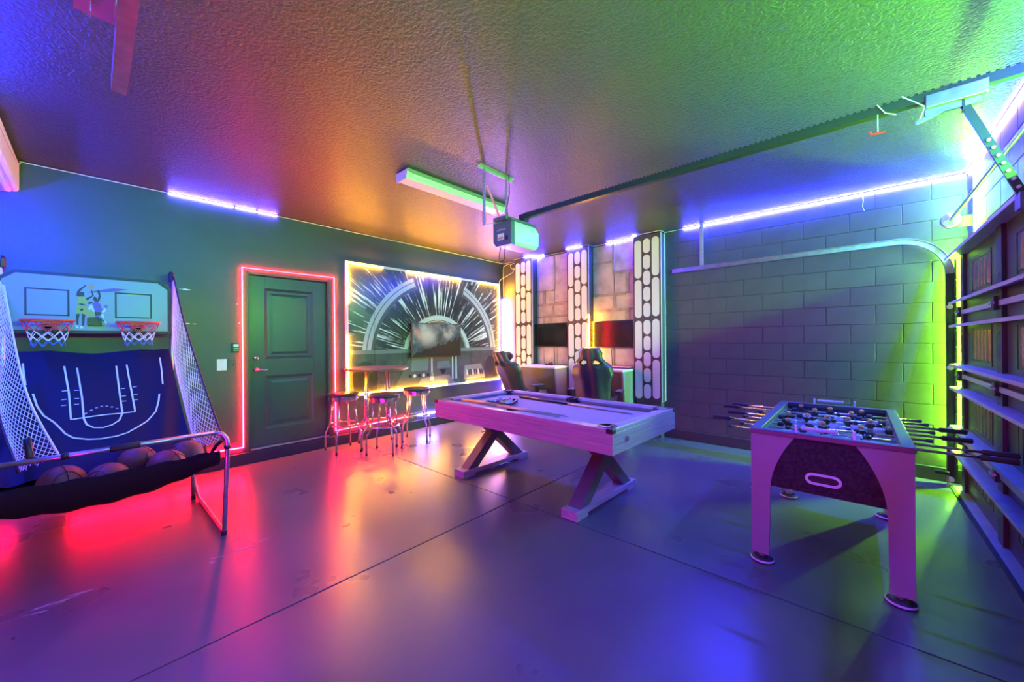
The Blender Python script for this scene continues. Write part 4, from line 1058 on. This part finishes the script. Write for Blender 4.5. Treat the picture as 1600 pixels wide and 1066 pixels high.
def track(name, label, y, x_end, rot_flip, hangers):
    t = thing(name, label, 'door track', (.67, y, 0))
    R_ = .36; zt = 2.385; path = [(0, .04), (0, zt - R_)]
    for k in range(1, 13):
        a = PI / 2 * k / 12; path.append((-R_ + R_ * math.cos(a), zt - R_ + R_ * math.sin(a)))
    path.append((x_end - .67, zt - .012))
    prof = [(-.028, -.02), (-.028, .02), (.028, .02), (.028, -.02), (.024, -.02), (.024, .016), (-.024, .016), (-.024, -.02)]
    if rot_flip: prof = [(a, -b_) for a, b_ in prof]
    def sweep(pth, nm, mt):
        m_ = MB(); n_ = len(prof); rings = []
        for i, (x, z) in enumerate(pth):
            a = pth[max(0, i - 1)]; b_ = pth[min(len(pth) - 1, i + 1)]
            tx, tz = b_[0] - a[0], b_[1] - a[1]; L_ = math.hypot(tx, tz); nx, nz_ = -tz / L_, tx / L_
            m_.v += [(x + nx * p, q_, z + nz_ * p) for p, q_ in prof]
        for i in range(len(pth) - 1):
            for k in range(n_): m_.f.append((i * n_ + k, i * n_ + (k + 1) % n_, (i + 1) * n_ + (k + 1) % n_, (i + 1) * n_ + k))
        m_.f.append(tuple(range(n_))); m_.f.append(tuple((len(pth) - 1) * n_ + k for k in reversed(range(n_))))
        return m_.build(nm, mt, t)
    sweep(path[:2], 'vertical_track', M['rail_dark'])
    sweep(path[1:], 'curved_track', M['steel'])
    sg = -1 if rot_flip else 1
    MB().box(.03, sg * .015, .02, .045, sg * .015 + .006, 2.15).build('jamb_angle', M['rail_dark'], t)
    for k in range(12):
        MB().lathe([(.006, 0), (.006, -.003)], 8, (.04, sg * .015, .2 + k * .16), 'y').build('bolt', M['steel'], t)
    for hx_ in hangers:
        for dy in (0, .05):
            m_ = MB().box(hx_ - .67 - .017, sg * .022 + dy * sg, zt - .03, hx_ - .67 + .017, sg * .022 + dy * sg + .003, ZC)
            m_.build('hanger_strap', M['strap'], t)
            for k in range(11):
                MB().lathe([(.006, 0), (.006, -.0015)], 6, (hx_ - .67, sg * .022 + dy * sg, zt + .03 + k * .05), 'y').build('strap_hole', M['black'], t)
    return t
track('garage_track', 'curved steel door track running along the block wall', 5.50, -1.92, False, (-1.54,))
tr2 = track('garage_track', 'steel door track hanging from the ceiling at the top left', 0.075, -2.03, True, (-1.62,))
MB().box(-1.70 - .67, -.10, 2.40, -1.50 - .67, -.022, 2.404).build('end_bracket', M['strap'], tr2)
MB().box(-1.70 - .67, -.104, 2.40, -1.50 - .67, -.10, 2.50).build('end_bracket_plate', M['strap'], tr2)
MB().lathe([(.012, 0), (.012, -.008)], 8, (-1.60 - .67, -.06, 2.40)).build('bracket_bolt', M['steel'], tr2)
t = thing('torsion_shaft', 'long steel torsion shaft with a cable drum above the garage door', 'shaft', (.66, 2.75, 2.50))
MB().tube([(0, -2.6, 0), (0, 2.66, 0)], .0135, 10).build('shaft', M['steel'], t, smooth=True)
for y in (-2.55, 2.60):
    dm = MB().lathe([(.02, -.035), (.062, -.03), (.062, -.022), (.048, -.02), (.052, .02), (.066, .024), (.066, .032), (.02, .035)], 24, (0, y, 0), 'y').build('cable_drum', M['steel'], t, smooth=False)
    for k in range(4):
        a = PI / 2 * k + .4; MB().beam((0, y - .036, 0), (.055 * math.cos(a), y - .036, .055 * math.sin(a)), .008, .012, (0, 1, 0)).build('spoke', M['steel_paint'], dm)
    MB().box(-.025, y + .037, -.07, .135, y + .041, .03).build('end_bearing_plate', M['rail_dark'], t)
MB().lathe([(.028, -.9), (.028, -.1)], 16, (0, 0, 0), 'y').build('torsion_spring', M['rail_dark'], t, smooth=True)
t = thing('photo_eye_sensor', 'small black photo eye sensor at the foot of the garage track', 'sensor', (.60, 5.40, .13))
MB().box(-.05, -.02, -.012, .045, .02, .018).build('housing', M['black'], t, bevel=.004)
MB().box(.03, .005, -.13, .045, .02, -.012).build('bracket', M['steel'], t)

# ================================================================== garage door opener
op = thing('garage_opener', 'belt-drive opener with dark casing and white lens hung from the ceiling', 'garage opener', (-2.44, 2.78, 2.30))
UY0, UY1 = 2.575 - 2.78, 3.0 - 2.78
MB().prism([(-.12, .05), (-.085, 0), (.115, 0), (.115, .215), (-.12, .225)], 'y', UY0, UY0 + .05).build('end_casing', M['opener'], op, bevel=.006)
MB().prism([(-.115, .04), (-.08, .002), (.09, .002), (.122, .03), (.122, .19), (.10, .225), (-.115, .225)], 'y', UY0 + .05, UY1 - .05).build('lens_body', M['lens'], op, bevel=.012)
MB().prism([(-.10, .05), (-.07, .015), (.07, .015), (.105, .05), (.105, .17), (.08, .215), (-.10, .215)], 'y', UY1 - .05, UY1).build('far_lens_cap', M['lens'], op, bevel=.012)
MB().box(-.10, UY0 + .02, .225, .10, UY1 - .04, .25).build('top_plate', M['opener'], op)
stk = MB().box(-.058, UY0 - .0015, .055, .02, UY0, .115).build('label_sticker', M['white_sticker'], op)
MB().box(-.05, UY0 - .0025, .06, .014, UY0 - .0014, .085).build('orange_stripe', M['orange_sticker'], stk)
MB().box(.045, UY0 - .003, .045, .075, UY0, .085).build('button_panel', M['black'], op)
text('maker_lettering', 'LiftMaster', .028, M['lettering'], op, (-.01, UY0 - .001, .15), (PI / 2, 0, 0))
MB().tube([(-.05, UY0 + .03, .0), (-.06, UY0 + .02, -.09), (-.05, UY0 + .02, -.13), (-.02, UY0 + .02, -.145), (.01, UY0 + .02, -.12), (.01, UY0 + .03, 0)], .004, 6).build('antenna_wire', M['black'], op, smooth=True)
MB().tube([(.02, -.13, .68), (.025, -.128, .5), (.0, -.13, .38), (.01, -.13, .24)], .004, 6).build('power_cord', M['black'], op, smooth=True)
# hanger: angle iron on the ceiling, two straps, a brace
hz = ZC - 2.30
MB().box(-.035, 2.305 - 2.78, hz - .03, -.03, 2.76 - 2.78, hz).build('ceiling_angle', M['strap'], op)
MB().box(-.035, 2.305 - 2.78, hz - .004, .0, 2.76 - 2.78, hz).build('ceiling_angle_flange', M['strap'], op)
def strapb(a, b_, nm, m_, wd=.032, holes=True):
    a, b_ = Vector(a), Vector(b_); s_ = MB().beam(a, b_, wd, .003, (0, 1, 0)).build(nm, m_, op)
    n_ = int((b_ - a).length / .035)
    dn = (b_ - a).normalized(); up = Vector((0, 1, 0)); r_ = dn.cross(up).normalized(); nn = r_.cross(dn)
    if nn.y > 0: nn = -nn
    for k in range(n_):
        p = a + (b_ - a) * ((k + .5) / n_) + nn * .0018
        MB().obox(p, (.011, .009, .001), Matrix((dn, r_, nn)).transposed()).build('strap_hole', M['white_sticker'], s_)
strapb((-.02, 2.365 - 2.78, hz), (-.02, 2.365 - 2.78, .145), 'hanger_strap', M['strap'], .036)
strapb((-.02, 2.66 - 2.78, hz), (-.02, 2.66 - 2.78, .25), 'hanger_strap', M['strap'], .024)
strapb((-.02, 2.40 - 2.78, hz - .16), (-.03, 2.60 - 2.78, .23), 'diagonal_brace', mat('red_lit_strap', (.5, .5, .52), .4, .5), .026)  # brace in plain grey steel
strapb((-.02, 2.365 - 2.78, .15), (-.03, 2.62 - 2.78, .235), 'lower_brace', M['strap'], .026)
MB().box(-.10, 2.56 - 2.78, .235, .06, 2.70 - 2.78, .27).build('mount_bracket', M['opener'], op)
# rail
MB().box(.05, -.022, .275, 3.235, .022, .318).build('rail', M['rail_dark'], op)
bt = MB().box(.06, -.008, .318, 3.22, .008, .324).build('drive_belt', M['rubber'], op)
for k in range(110): MB().box(.10 + k * .0285, -.009, .324, .112 + k * .0285, .009, .331).build('belt_tooth', M['black'], bt)
MB().box(.05, -.03, .25, .13, .03, .275).build('rail_bracket', M['rail_dark'], op)
tr = MB().box(2.70, -.03, .235, 2.90, .03, .30).build('trolley', M['steel'], op, bevel=.004)
MB().box(2.70, -.012, .205, 2.88, .012, .236).build('trolley_lug', M['steel'], tr)
MB().beam((2.67, 0, .185), (2.80, 0, .225), .014, .016).build('release_lever', M['steel'], tr)
ar = MB().beam((2.825, 0, .225), (3.00, 0, -.27), .03, .012, (0, 1, 0)).box(2.821, -.018, .18, 2.829, .018, .24).build('door_arm', M['rail_dark'], op)
for k in range(7):
    f_ = .42 + k * .08; MB().lathe([(.007, -.0165), (.007, .0165)], 8, (2.825 + .175 * f_, 0, .225 - .495 * f_), 'y').build('arm_hole', M['white_sticker'], ar)
MB().box(2.98, -.04, -.32, 3.16, .04, -.25).build('door_bracket', M['opener'], op)
MB().tube([(2.53, -.026, .325), (2.56, -.028, .27), (2.60, -.02, .25)], .0025, 6).build('release_cord_loop', M['white'], op)
MB().tube([(2.62, -.026, .33), (2.70, -.02, .25), (2.68, 0, .19)], .0025, 6).build('release_cord_tail', M['white'], op)
MB().tube([(2.532, -.025, .275), (2.532, -.025, .185)], .002, 6).build('release_cord', M['white'], op)
MB().tube([(2.50, -.025, .195), (2.505, -.025, .178), (2.56, -.025, .176)], .007, 8).build('release_handle', M['red'], op)

# ================================================================== ceiling light fixture
t = thing('ceiling_light_fixture', 'long white wraparound light fixture on the ceiling, switched off', 'ceiling light', (-3.08, 2.56, ZC))
MB().box(-.10, -.64, -.028, .10, .64, 0).build('housing', M['steel_paint'], t, bevel=.003)
MB().prism([(-.09, -.028), (-.075, -.085), (.075, -.085), (.09, -.028)], 'y', -.625, .625).build('diffuser', M['lens'], t, bevel=.008)
for s_ in (-1, 1): MB().prism([(-.098, -.01), (-.095, -.035), (-.08, -.092), (.08, -.092), (.095, -.035), (.098, -.01)], 'y', min(s_ * .625, s_ * .645), max(s_ * .625, s_ * .645)).build('end_cap', M['white'], t)

# ================================================================== white unit at the ceiling, far left
t = thing('ceiling_air_unit', 'white boxy air unit under the ceiling at the left edge', 'air unit', (-4.72, -.56, 2.67))
MB().box(-.555, -.16, .03, .56, .16, .29).build('casing', M['white'], t, bevel=.025)
MB().box(-.50, -.12, .012, .50, .12, .03).build('lower_panel', M['white'], t, bevel=.008)
for k in range(3): MB().box(-.46 + k * .32, -.09, .006, -.18 + k * .32, .09, .012).build('louvre', M['steel_paint'], t)

# ================================================================== basketball arcade game
BO = Vector((-4.30, .03, 0))
bg = thing('basketball_arcade_game', 'double-hoop basketball arcade game with navy court sheet and white side nets', 'arcade game', BO)
def lo(p): return tuple(Vector(p) - BO)
def tubeW(pts, r, nm, m_, par=None, n_=8, smooth=True): return MB().tube([lo(p) for p in pts], r, n_).build(nm, m_, par or bg, smooth=smooth)
YLf, YR = -.585, .65
tube_m = M['steel']
# front hoop: legs and top bar
front = [(-4.72, .61, .34), (-4.40, .645, .022), (-3.50, .65, .022), (-3.455, .65, .03), (-3.44, .65, .06), (-3.405, .664, .66), (-3.405, .660, .715), (-3.41, .635, .752), (-3.42, .59, .768)]
frontL = [(x, .065 - y, z) for x, y, z in front]
tubeW(front, .0155, 'front_leg', tube_m); tubeW(frontL, .0155, 'front_leg', tube_m)
fb = tubeW([(-3.42, .59, .768), (-3.42, -.525, .755)], .0155, 'front_bar', tube_m)
tubeW([(-3.42, .075, .7625), (-3.42, .21, .764)], .021, 'foam_sleeve', M['rubber'], fb)
for y in (-.12, .655):
    tubeW([(-3.42, y, .759), (-3.42, y + .03, .760)], .020, 'clamp', M['black'], fb) if y < .5 else tubeW([(-3.409, .664, .64), (-3.408, .664, .665)], .020, 'clamp', M['black'], fb)
for y in (.65, .065 - .65):
    MB().lathe([(.019, 0), (.019, .03)], 10, lo((-3.46, y, 0))).build('foot_cap', M['rubber'], bg)
# middle and rear legs
for y in (.615, -.55):
    l = tubeW([(-4.46, y, .01), (-4.50, y, .30), (-4.58, y * .98, .56)], .0155, 'middle_leg', tube_m)
    MB().lathe([(.019, 0), (.019, .035)], 10, lo((-4.46, y, 0))).build('foot_cap', M['rubber'], l)
for y in (.545, -.48):
    l = tubeW([(-5.20, y, .01), (-5.19, y, .40), (-5.12, y, 1.2), (-5.10, y, 2.06)], .016, 'rear_post', tube_m)
    MB().lathe([(.019, 0), (.019, .035)], 10, lo((-5.20, y, 0))).build('foot_cap', M['rubber'], l)
    MB().lathe([(.018, 2.03), (.024, 2.04), (.024, 2.11), (.014, 2.13)], 10, lo((-5.10, y, 0))).build('post_cap', M['black'], l)
tubeW([(-5.19, -.48, .40), (-5.19, -.46, .425), (-5.19, -.40, .435), (-5.19, .48, .435), (-5.19, .53, .425), (-5.19, .545, .40)], .015, 'rear_crossbar', tube_m)

# backboard
YA, YBd, ZA, ZBd = -.500, .532, 1.505, 2.02
def brd(ins): return [(YA + ins, ZA + ins), (YBd - ins, ZA + ins), (YBd - ins, ZBd - .075 - ins * .4), (YBd - .085 - ins * .4, ZBd - ins), (YA + .085 + ins * .4, ZBd - ins), (YA + ins, ZBd - .075 - ins * .4)]
def flat(poly, x0, x1, nm, m_, par): return MB().prism([(a - BO.y, b_) for a, b_ in poly], 'x', x0 - BO.x, x1 - BO.x).build(nm, m_, par)
bd = flat(brd(0), -5.045, -5.018, 'backboard', M['board_edge'], bg)
flat(brd(.026), -5.02, -5.0155, 'board_face', M['backboard'], bd)
XF = -5.0155
def bp(px, py): return (-.357 + (px - 39) * .00340, 1.877 - (py - 449) * .00495)
def c1(x, y): return bp(x / 5.925, 400 + y / 5.925)
def c2(x, y): return bp(140 + x / 5.925, 400 + y / 5.925)
def pr(pts, m_, nm='print', lift=.0006): flat(pts, XF, XF + lift, nm, m_, bd)
def frame_rect(a, b_, w_=.012):
    (y0, z1), (y1, z0) = a, b_
    m_ = MB()
    for q in ([(y0, z0), (y1, z0), (y1, z0 + w_), (y0, z0 + w_)], [(y0, z1 - w_), (y1, z1 - w_), (y1, z1), (y0, z1)], [(y0, z0), (y0 + w_, z0), (y0 + w_, z1), (y0, z1)], [(y1 - w_, z0), (y1, z0), (y1, z1), (y1 - w_, z1)]):
        m_.prism([(u - BO.y, v_) for u, v_ in q], 'x', XF - BO.x, XF + .0007 - BO.x)
    m_.build('target_square', M['print_dark'], bd)
frame_rect((-.362, 1.880), (-.122, 1.652)); frame_rect((.148, 1.884), (.394, 1.648))
pr([c2(0, 296), c2(150, 262), c2(270, 240), c2(430, 243), c2(330, 268), c2(190, 288), c2(0, 303)], M['print_purple'], 'purple_swoosh', .0003)
pr([c2(250, 330), c2(480, 292), c2(675, 268), c2(660, 290), c2(480, 306)], M['print_green'], 'lime_swoosh', .0003)
# player in lime
D_, G_, P_, W2 = M['print_dark'], M['print_green'], M['print_purple'], M['print_white']
pr([c1(708, 340), c1(715, 300), c1(740, 268), c1(785, 238), c1(800, 222), c1(806, 238), c1(770, 270), c1(745, 300), c1(785, 300), c1(790, 345), c1(730, 350)], D_, 'lime_player_arm_and_head')
pr([c1(805, 362), c1(860, 340), c1(870, 325), c1(852, 270), c1(866, 268), c1(888, 328), c1(870, 348), c1(815, 390)], D_, 'lime_player_far_arm')
pr([c1(725, 345), c1(760, 340), c1(800, 350), c1(818, 400), c1(812, 445), c1(722, 448), c1(716, 400)], G_, 'lime_jersey')
pr([c1(712, 450), c1(812, 450), c1(835, 485), c1(890, 505), c1(892, 556), c1(800, 545), c1(765, 515), c1(735, 532), c1(700, 520)], G_, 'lime_shorts')
pr([c1(722, 428), c1(765, 420), c1(812, 440), c1(760, 440)], D_, 'jersey_number', .0009)
pr([c1(740, 490), c1(765, 470), c1(780, 485), c1(765, 505)], D_, 'shorts_mark', .0009)
pr([c1(705, 533), c1(742, 530), c1(728, 600), c1(728, 645), c1(708, 645), c1(704, 590)], D_, 'lime_player_leg')
pr([c1(762, 528), c1(800, 535), c1(790, 600), c1(785, 650), c1(764, 655), c1(762, 590)], D_, 'lime_player_leg')
pr([c1(698, 645), c1(715, 655), c1(735, 680), c1(705, 682)], W2, 'shoe'); pr([c1(742, 660), c1(768, 655), c1(778, 682), c1(745, 684)], W2, 'shoe')
pr([c1(820, 480), c1(850, 430), c1(872, 440), c1(895, 500), c1(880, 515), c1(858, 470), c1(835, 500)], W2, 'white_brush_stroke', .0003)
# player in purple
pr([c2(55, 385), c2(48, 355), c2(66, 340), c2(86, 352), c2(92, 378), c2(108, 330), c2(92, 285), c2(105, 268), c2(120, 282), c2(132, 335), c2(118, 385), c2(90, 400), c2(70, 395)], D_, 'purple_player_arm_and_head')
pr([c2(0, 425), c2(0, 405), c2(40, 395), c2(45, 410), c2(15, 425)], D_, 'purple_player_far_arm')
pr([c2(38, 410), c2(95, 392), c2(130, 425), c2(145, 480), c2(135, 505), c2(66, 500), c2(55, 445)], P_, 'purple_jersey')
pr([c2(64, 502), c2(135, 506), c2(128, 540), c2(70, 562)], D_, 'purple_player_shorts'); pr([c2(70, 545), c2(130, 530), c2(122, 552), c2(75, 568)], P_, 'shorts_stripe', .0009)
pr([c2(108, 560), c2(130, 570), c2(168, 603), c2(158, 612)], D_, 'purple_player_leg')
pr([c2(150, 603), c2(180, 597), c2(190, 618), c2(200, 632), c2(188, 640), c2(165, 612)], W2, 'shoe'); pr([c2(132, 535), c2(155, 520), c2(166, 560), c2(150, 572)], W2, 'shoe')
pr([c2(140, 500), c2(165, 480), c2(172, 458), c2(182, 462), c2(178, 495), c2(150, 515)], W2, 'white_brush_stroke', .0003)
pr([c2(185 + 26 * (1 if k % 2 == 0 else .45) * math.cos(PI / 2 + k * PI / 5), 442 - 26 * (1 if k % 2 == 0 else .45) * math.sin(PI / 2 + k * PI / 5)) for k in range(10)], P_, 'star')
pr([c2(30 + 30 * math.cos(k * PI / 8), 242 + 25 * math.sin(k * PI / 8)) for k in range(16)], M['print_orange'], 'printed_ball')
# electronic score box
sbx = flat([c2(-12, 568), c2(110, 560), c2(140, 585), c2(140, 655), c2(-12, 652)], XF, XF + .02, 'score_box', M['board_edge'], bd)
M['led_dim'] = mat('dim_red_display', (.06, .01, .01), .3)
for (a, b_) in (((-6, 605), (25, 638)), ((48, 605), (108, 640)), ((10, 572), (62, 596))):
    flat([c2(a[0], b_[1]), c2(b_[0], b_[1]), c2(b_[0], a[1]), c2(a[0], a[1])], XF + .02, XF + .022, 'digit_display', M['led_dim'], sbx)
# rims with nets
for yc in (-.232, .292):
    R_ = .140; xc = -4.845; zr = 1.605
    rm = MB().lathe([(R_ + .008 * math.cos(k * PI / 4), zr + .008 * math.sin(k * PI / 4)) for k in range(8)], 32, lo((xc, yc, 0)), closed=True).build('rim', M['rim_red'], bg, smooth=True)
    MB().box(-5.016 - BO.x, yc - .045 - BO.y, zr - .06, xc - R_ - BO.x, yc + .045 - BO.y, zr + .006).build('rim_bracket', M['rim_red'], rm, bevel=.004)
    MB().box(-5.016 - BO.x, yc - .03 - BO.y, zr - .085, -4.985 - BO.x, yc + .03 - BO.y, zr - .04).build('rim_sensor', M['black'], rm, bevel=.004)
    lev = [(R_, 0), (R_ * .90, -.045), (R_ * .80, -.09), (R_ * .72, -.13), (R_ * .66, -.165), (R_ * .64, -.205)]
    n_ = 10
    def npt(l, k): r_, z = lev[l]; a = 2 * PI * k / n_; return lo((xc + r_ * math.cos(a), yc + r_ * math.sin(a), zr + z + random.uniform(-.008, .008) * (l > 0)))
    grid_ = [[npt(l, k + (.5 if l % 2 else 0)) for k in range(n_)] for l in range(6)]
    for nm, m_, ls in (('red_net_cord', M['net_red'], (0, 1)), ('white_net_cord', M['net_white'], (2, 3)), ('blue_net_cord', M['net_blue'], (4,))):
        mb = MB()
        for l in ls:
            for k in range(n_):
                a = grid_[l][k]
                for kk in ((k, (k - 1) % n_) if l % 2 == 0 else (k, (k + 1) % n_)):
                    mb.tube([a, grid_[l + 1][kk]], .0028, 4)
        ob = mb.build(nm, m_, rm); ob['kind'] = 'stuff'
# court sheet: a sloping, softly folded cloth
def sheet(u, v, lift=0.0):
    y = -.445 + u * .96; ww = 1 + .10 * v
    x = -5.02 + v * 1.02; z = 1.345 - v * .83 - .05 * math.sin(PI * v)
    e = abs(u * 2 - 1)
    fold = .020 * math.sin(u * 34 + v * 6) * (e ** 2.5) * (.4 + v) + .007 * math.sin(u * 11 - v * 8) * (1 - e) + .02 * e ** 6 * math.sin(v * 6)
    z += fold + .012 * math.sin(u * 9) * (1 - v) * (1 - v)
    y = .035 + (y - .035) * ww
    return Vector((x - BO.x + lift * .63, y - BO.y, z + lift * .77))
cs_ = MB().grid(lambda u, v: sheet(u, v), 48, 36).build('court_sheet', M['court'], bg, smooth=True)
def ribbon(pts, w_=.011, nm='court_line'):
    """pts as (y, z) on the sheet"""
    def uv(y, z):
        v = 0.5
        for _ in range(12):
            zz_ = 1.345 - v * .83 - .05 * math.sin(PI * v); v += (zz_ - z) / .83; v = min(1, max(0, v))
        u = ((y - .035) / (1 + .10 * v) + .035 + .445) / .96
        return u, v
    dense = []
    for (a, b_) in zip(pts, pts[1:]):
        L_ = math.hypot(b_[0] - a[0], (b_[1] - a[1]) * 1.5); n_ = max(1, int(L_ / .02))
        for k in range(n_): dense.append((a[0] + (b_[0] - a[0]) * k / n_, a[1] + (b_[1] - a[1]) * k / n_))
    dense.append(pts[-1]); P3 = [sheet(*uv(*q), lift=.006) for q in dense]
    nn = Vector((.63, 0, .77)); m_ = MB(); L3 = []
    for i, p in enumerate(P3):
        d_ = (P3[min(i + 1, len(P3) - 1)] - P3[max(i - 1, 0)]).normalized(); s_ = d_.cross(nn).normalized() * (w_ / 2)
        m_.v += [tuple(p - s_), tuple(p + s_)]
    for i in range(len(P3) - 1): m_.f.append((2 * i, 2 * i + 1, 2 * i + 3, 2 * i + 2))
    m_.build(nm, M['court_line'], cs_)
ribbon([(-.15, 1.22), (-.12, 1.01), (-.105, .835), (.24, .84)]); ribbon([(.245, .84), (.232, 1.01), (.215, 1.22)])
arc = [(-.08, 1.21), (-.05, .97), (-.04, .83), (-.025, .79), (.01, .765), (.06, .755), (.11, .765), (.15, .79), (.17, .84), (.16, 1.02), (.15, 1.22)]
ribbon(arc)
ribbon([(-.30, 1.02), (-.275, .94), (-.24, .88), (-.19, .83), (-.13, .75), (-.09, .72), (-.02, .70), (.05, .69), (.13, .69), (.19, .70), (.25, .73), (.31, .77), (.37, .83), (.395, .90), (.405, .95)])
ribbon([(-.365, 1.25), (-.355, 1.18), (-.34, 1.09)]); ribbon([(.44, 1.26), (.44, 1.13), (.435, 1.02)])
for k in range(8):
    f_ = k / 7; y = -.03 + .20 * f_; z = .86 + .04 * math.sin(PI * f_); ribbon([(y - .007, z), (y + .007, z + .003 * (1 - 2 * f_))], .008, 'dash')
for (y, zs_) in ((-.125, (1.03, .97, .93)), (-.06, (1.03, .97, .93)), (.165, (1.03, .97, .93)), (.236, (1.03, .97, .93))):
    for z in zs_:
        s_ = -1 if y < 0 else 1; ribbon([(y + s_ * .006, z), (y + s_ * .032, z)], .007, 'tick')
# ball trough: black fabric sling
def sling(u, v):
    y = -.60 + u * 1.245
    e = abs(u * 2 - 1); sag = 1 - e ** 2.2
    prof = [(-4.16, .56), (-4.03, .50 - .04 * sag), (-3.88, .48 - .11 * sag), (-3.71, .48 - .13 * sag), (-3.60, .50 - .09 * sag), (-3.555 - .01 * sag, .55 - .045 * sag), (-3.57, .612 - .035 * sag)]
    f_ = v * (len(prof) - 1); i = min(int(f_), len(prof) - 2); f_ -= i
    x = prof[i][0] + (prof[i + 1][0] - prof[i][0]) * f_; z = prof[i][1] + (prof[i + 1][1] - prof[i][1]) * f_
    x += .03 * e ** 4; z += .006 * math.sin(u * 40 + v * 3)
    return lo((x, y, z))
MB().grid(sling, 44, 20).build('ball_trough', M['black_fabric'], bg, smooth=True, solid=.004)
for y in (.60, -.53):
    tubeW([(-3.58, y, .59), (-3.50, y * 1.03, .66), (-3.43, y * 1.06, .70)], .012, 'trough_strap', M['black'])
# side nets
def side_net(sg):
    ymap = (lambda y: y) if sg > 0 else (lambda y: .065 - y)
    T = Vector((-5.10, .55, 2.06)); inner = [T, Vector((-5.02, .545, 1.35)), Vector((-4.45, .56, .86)), Vector((-4.02, .575, .54))]
    outer = [T + Vector((.03, .01, .02)), Vector((-4.62, .58, 1.62)), Vector((-4.02, .615, 1.12)), Vector((-3.47, .655, .69))]
    if sg < 0:                       # gathered and tied to the bar with a strap
        ymap = lambda y: y
        T = Vector((-5.10, -.485, 2.06)); inner = [T, Vector((-4.80, -.405, 1.52)), Vector((-4.18, -.29, 1.06)), Vector((-3.56, -.13, .735))]
        outer = [T + Vector((.03, -.01, .02)), Vector((-4.62, -.47, 1.42)), Vector((-4.05, -.40, 1.00)), Vector((-3.47, -.275, .70))]
    def curve(c, s_):
        f_ = s_ * 3; i = min(int(f_), 2); f_ -= i
        p0 = c[max(0, i - 1)]; p1 = c[i]; p2 = c[i + 1]; p3 = c[min(3, i + 2)]
        return .5 * ((2 * p1) + (p2 - p0) * f_ + (2 * p0 - 5 * p1 + 4 * p2 - p3) * f_ ** 2 + (3 * p1 - p0 - 3 * p2 + p3) * f_ ** 3)
    def S(s_, t_):
        p = curve(inner, s_) * (1 - t_) + curve(outer, s_) * t_; p = p + Vector((0, -.03 * math.sin(PI * t_) * s_, -.02 * math.sin(PI * t_)))
        return lo((p.x, ymap(p.y), p.z))
    mb = MB(); NS = 34; dl = .30
    for fam in (0, 1):
        for k in range(-10, NS + 1):
            pts = []
            for q in range(9):
                t_ = q / 8; s_ = k / NS + dl * (t_ if fam == 0 else (1 - t_))
                if 0.0 <= s_ <= 1.0: pts.append(S(s_, t_))
            if len(pts) > 1: mb.tube(pts, .0022, 3)
    ob = mb.build('side_net', M['side_net'], bg); ob['kind'] = 'stuff'
    MB().tube([S(k / 24, 1) for k in range(25)], .007, 6).build('net_edge_binding', M['black'], bg, smooth=True)
    MB().tube([S(k / 24, 0) for k in range(25)], .006, 6).build('net_inner_cord', M['side_net'], bg, smooth=True)
side_net(1); side_net(-1)
tubeW([(-3.47, -.245, .88), (-3.45, -.235, .80), (-3.44, -.23, .74)], .016, 'strap_loop', M['black'])
# basketballs
def bball(label, p, rot):
    t = thing('basketball', label, 'basketball', p, rot, group='basketballs in the trough'); r = .1125
    MB().sphere((0, 0, 0), r, 24, 16).build('rubber_skin', M['ball'], t, smooth=True)
    rs = r + .0006
    ring = lambda fn: MB().tube([fn(2 * PI * k / 32) for k in range(32)], .0022, 4, True).build('seam', M['seam'], t)
    ring(lambda a: (rs * math.cos(a), rs * math.sin(a), 0)); ring(lambda a: (rs * math.cos(a), 0, rs * math.sin(a)))
    for s_ in (-1, 1):
        def fn(a, s_=s_):
            d_ = Vector((s_ * (.72 + .18 * math.cos(2 * a)), .62 * math.cos(a), .62 * math.sin(a))).normalized(); return tuple(d_ * rs)
        ring(fn)
bball('basketball at the left end of the trough', (-3.80, -.130, .515), .3)
bball('basketball in the middle of the back row, in front of the court sheet', (-3.88, .222, .550), 1.0)
bball('basketball at the right end of the trough', (-3.885, .493, .540), 1.9)
bball('low basketball half hidden beside the leftmost one', (-3.718, .072, .500), 2.5)
bball('low basketball half hidden behind the sling near its right end', (-3.700, .362, .528), .7)

t = thing('brown_board', 'plain brown board leaning on the wall behind the basketball game', 'board', (XL + .002, -.30, 0))
MB().add([(.024, -.15, 0), (.024, .16, 0), (.040, .16, 0), (.040, -.15, 0), (0.001, -.15, 1.18), (0.001, .16, 1.18), (.017, .16, 1.18), (.017, -.15, 1.18)],
         [(0, 3, 2, 1), (4, 5, 6, 7), (0, 1, 5, 4), (1, 2, 6, 5), (2, 3, 7, 6), (3, 0, 4, 7)]).build('panel', M['brown_board'], t)
MB().beam((.045, -.14, 0.01), (.022, -.14, 1.17), .02, .01).build('edge_strip', M['maple'], t)
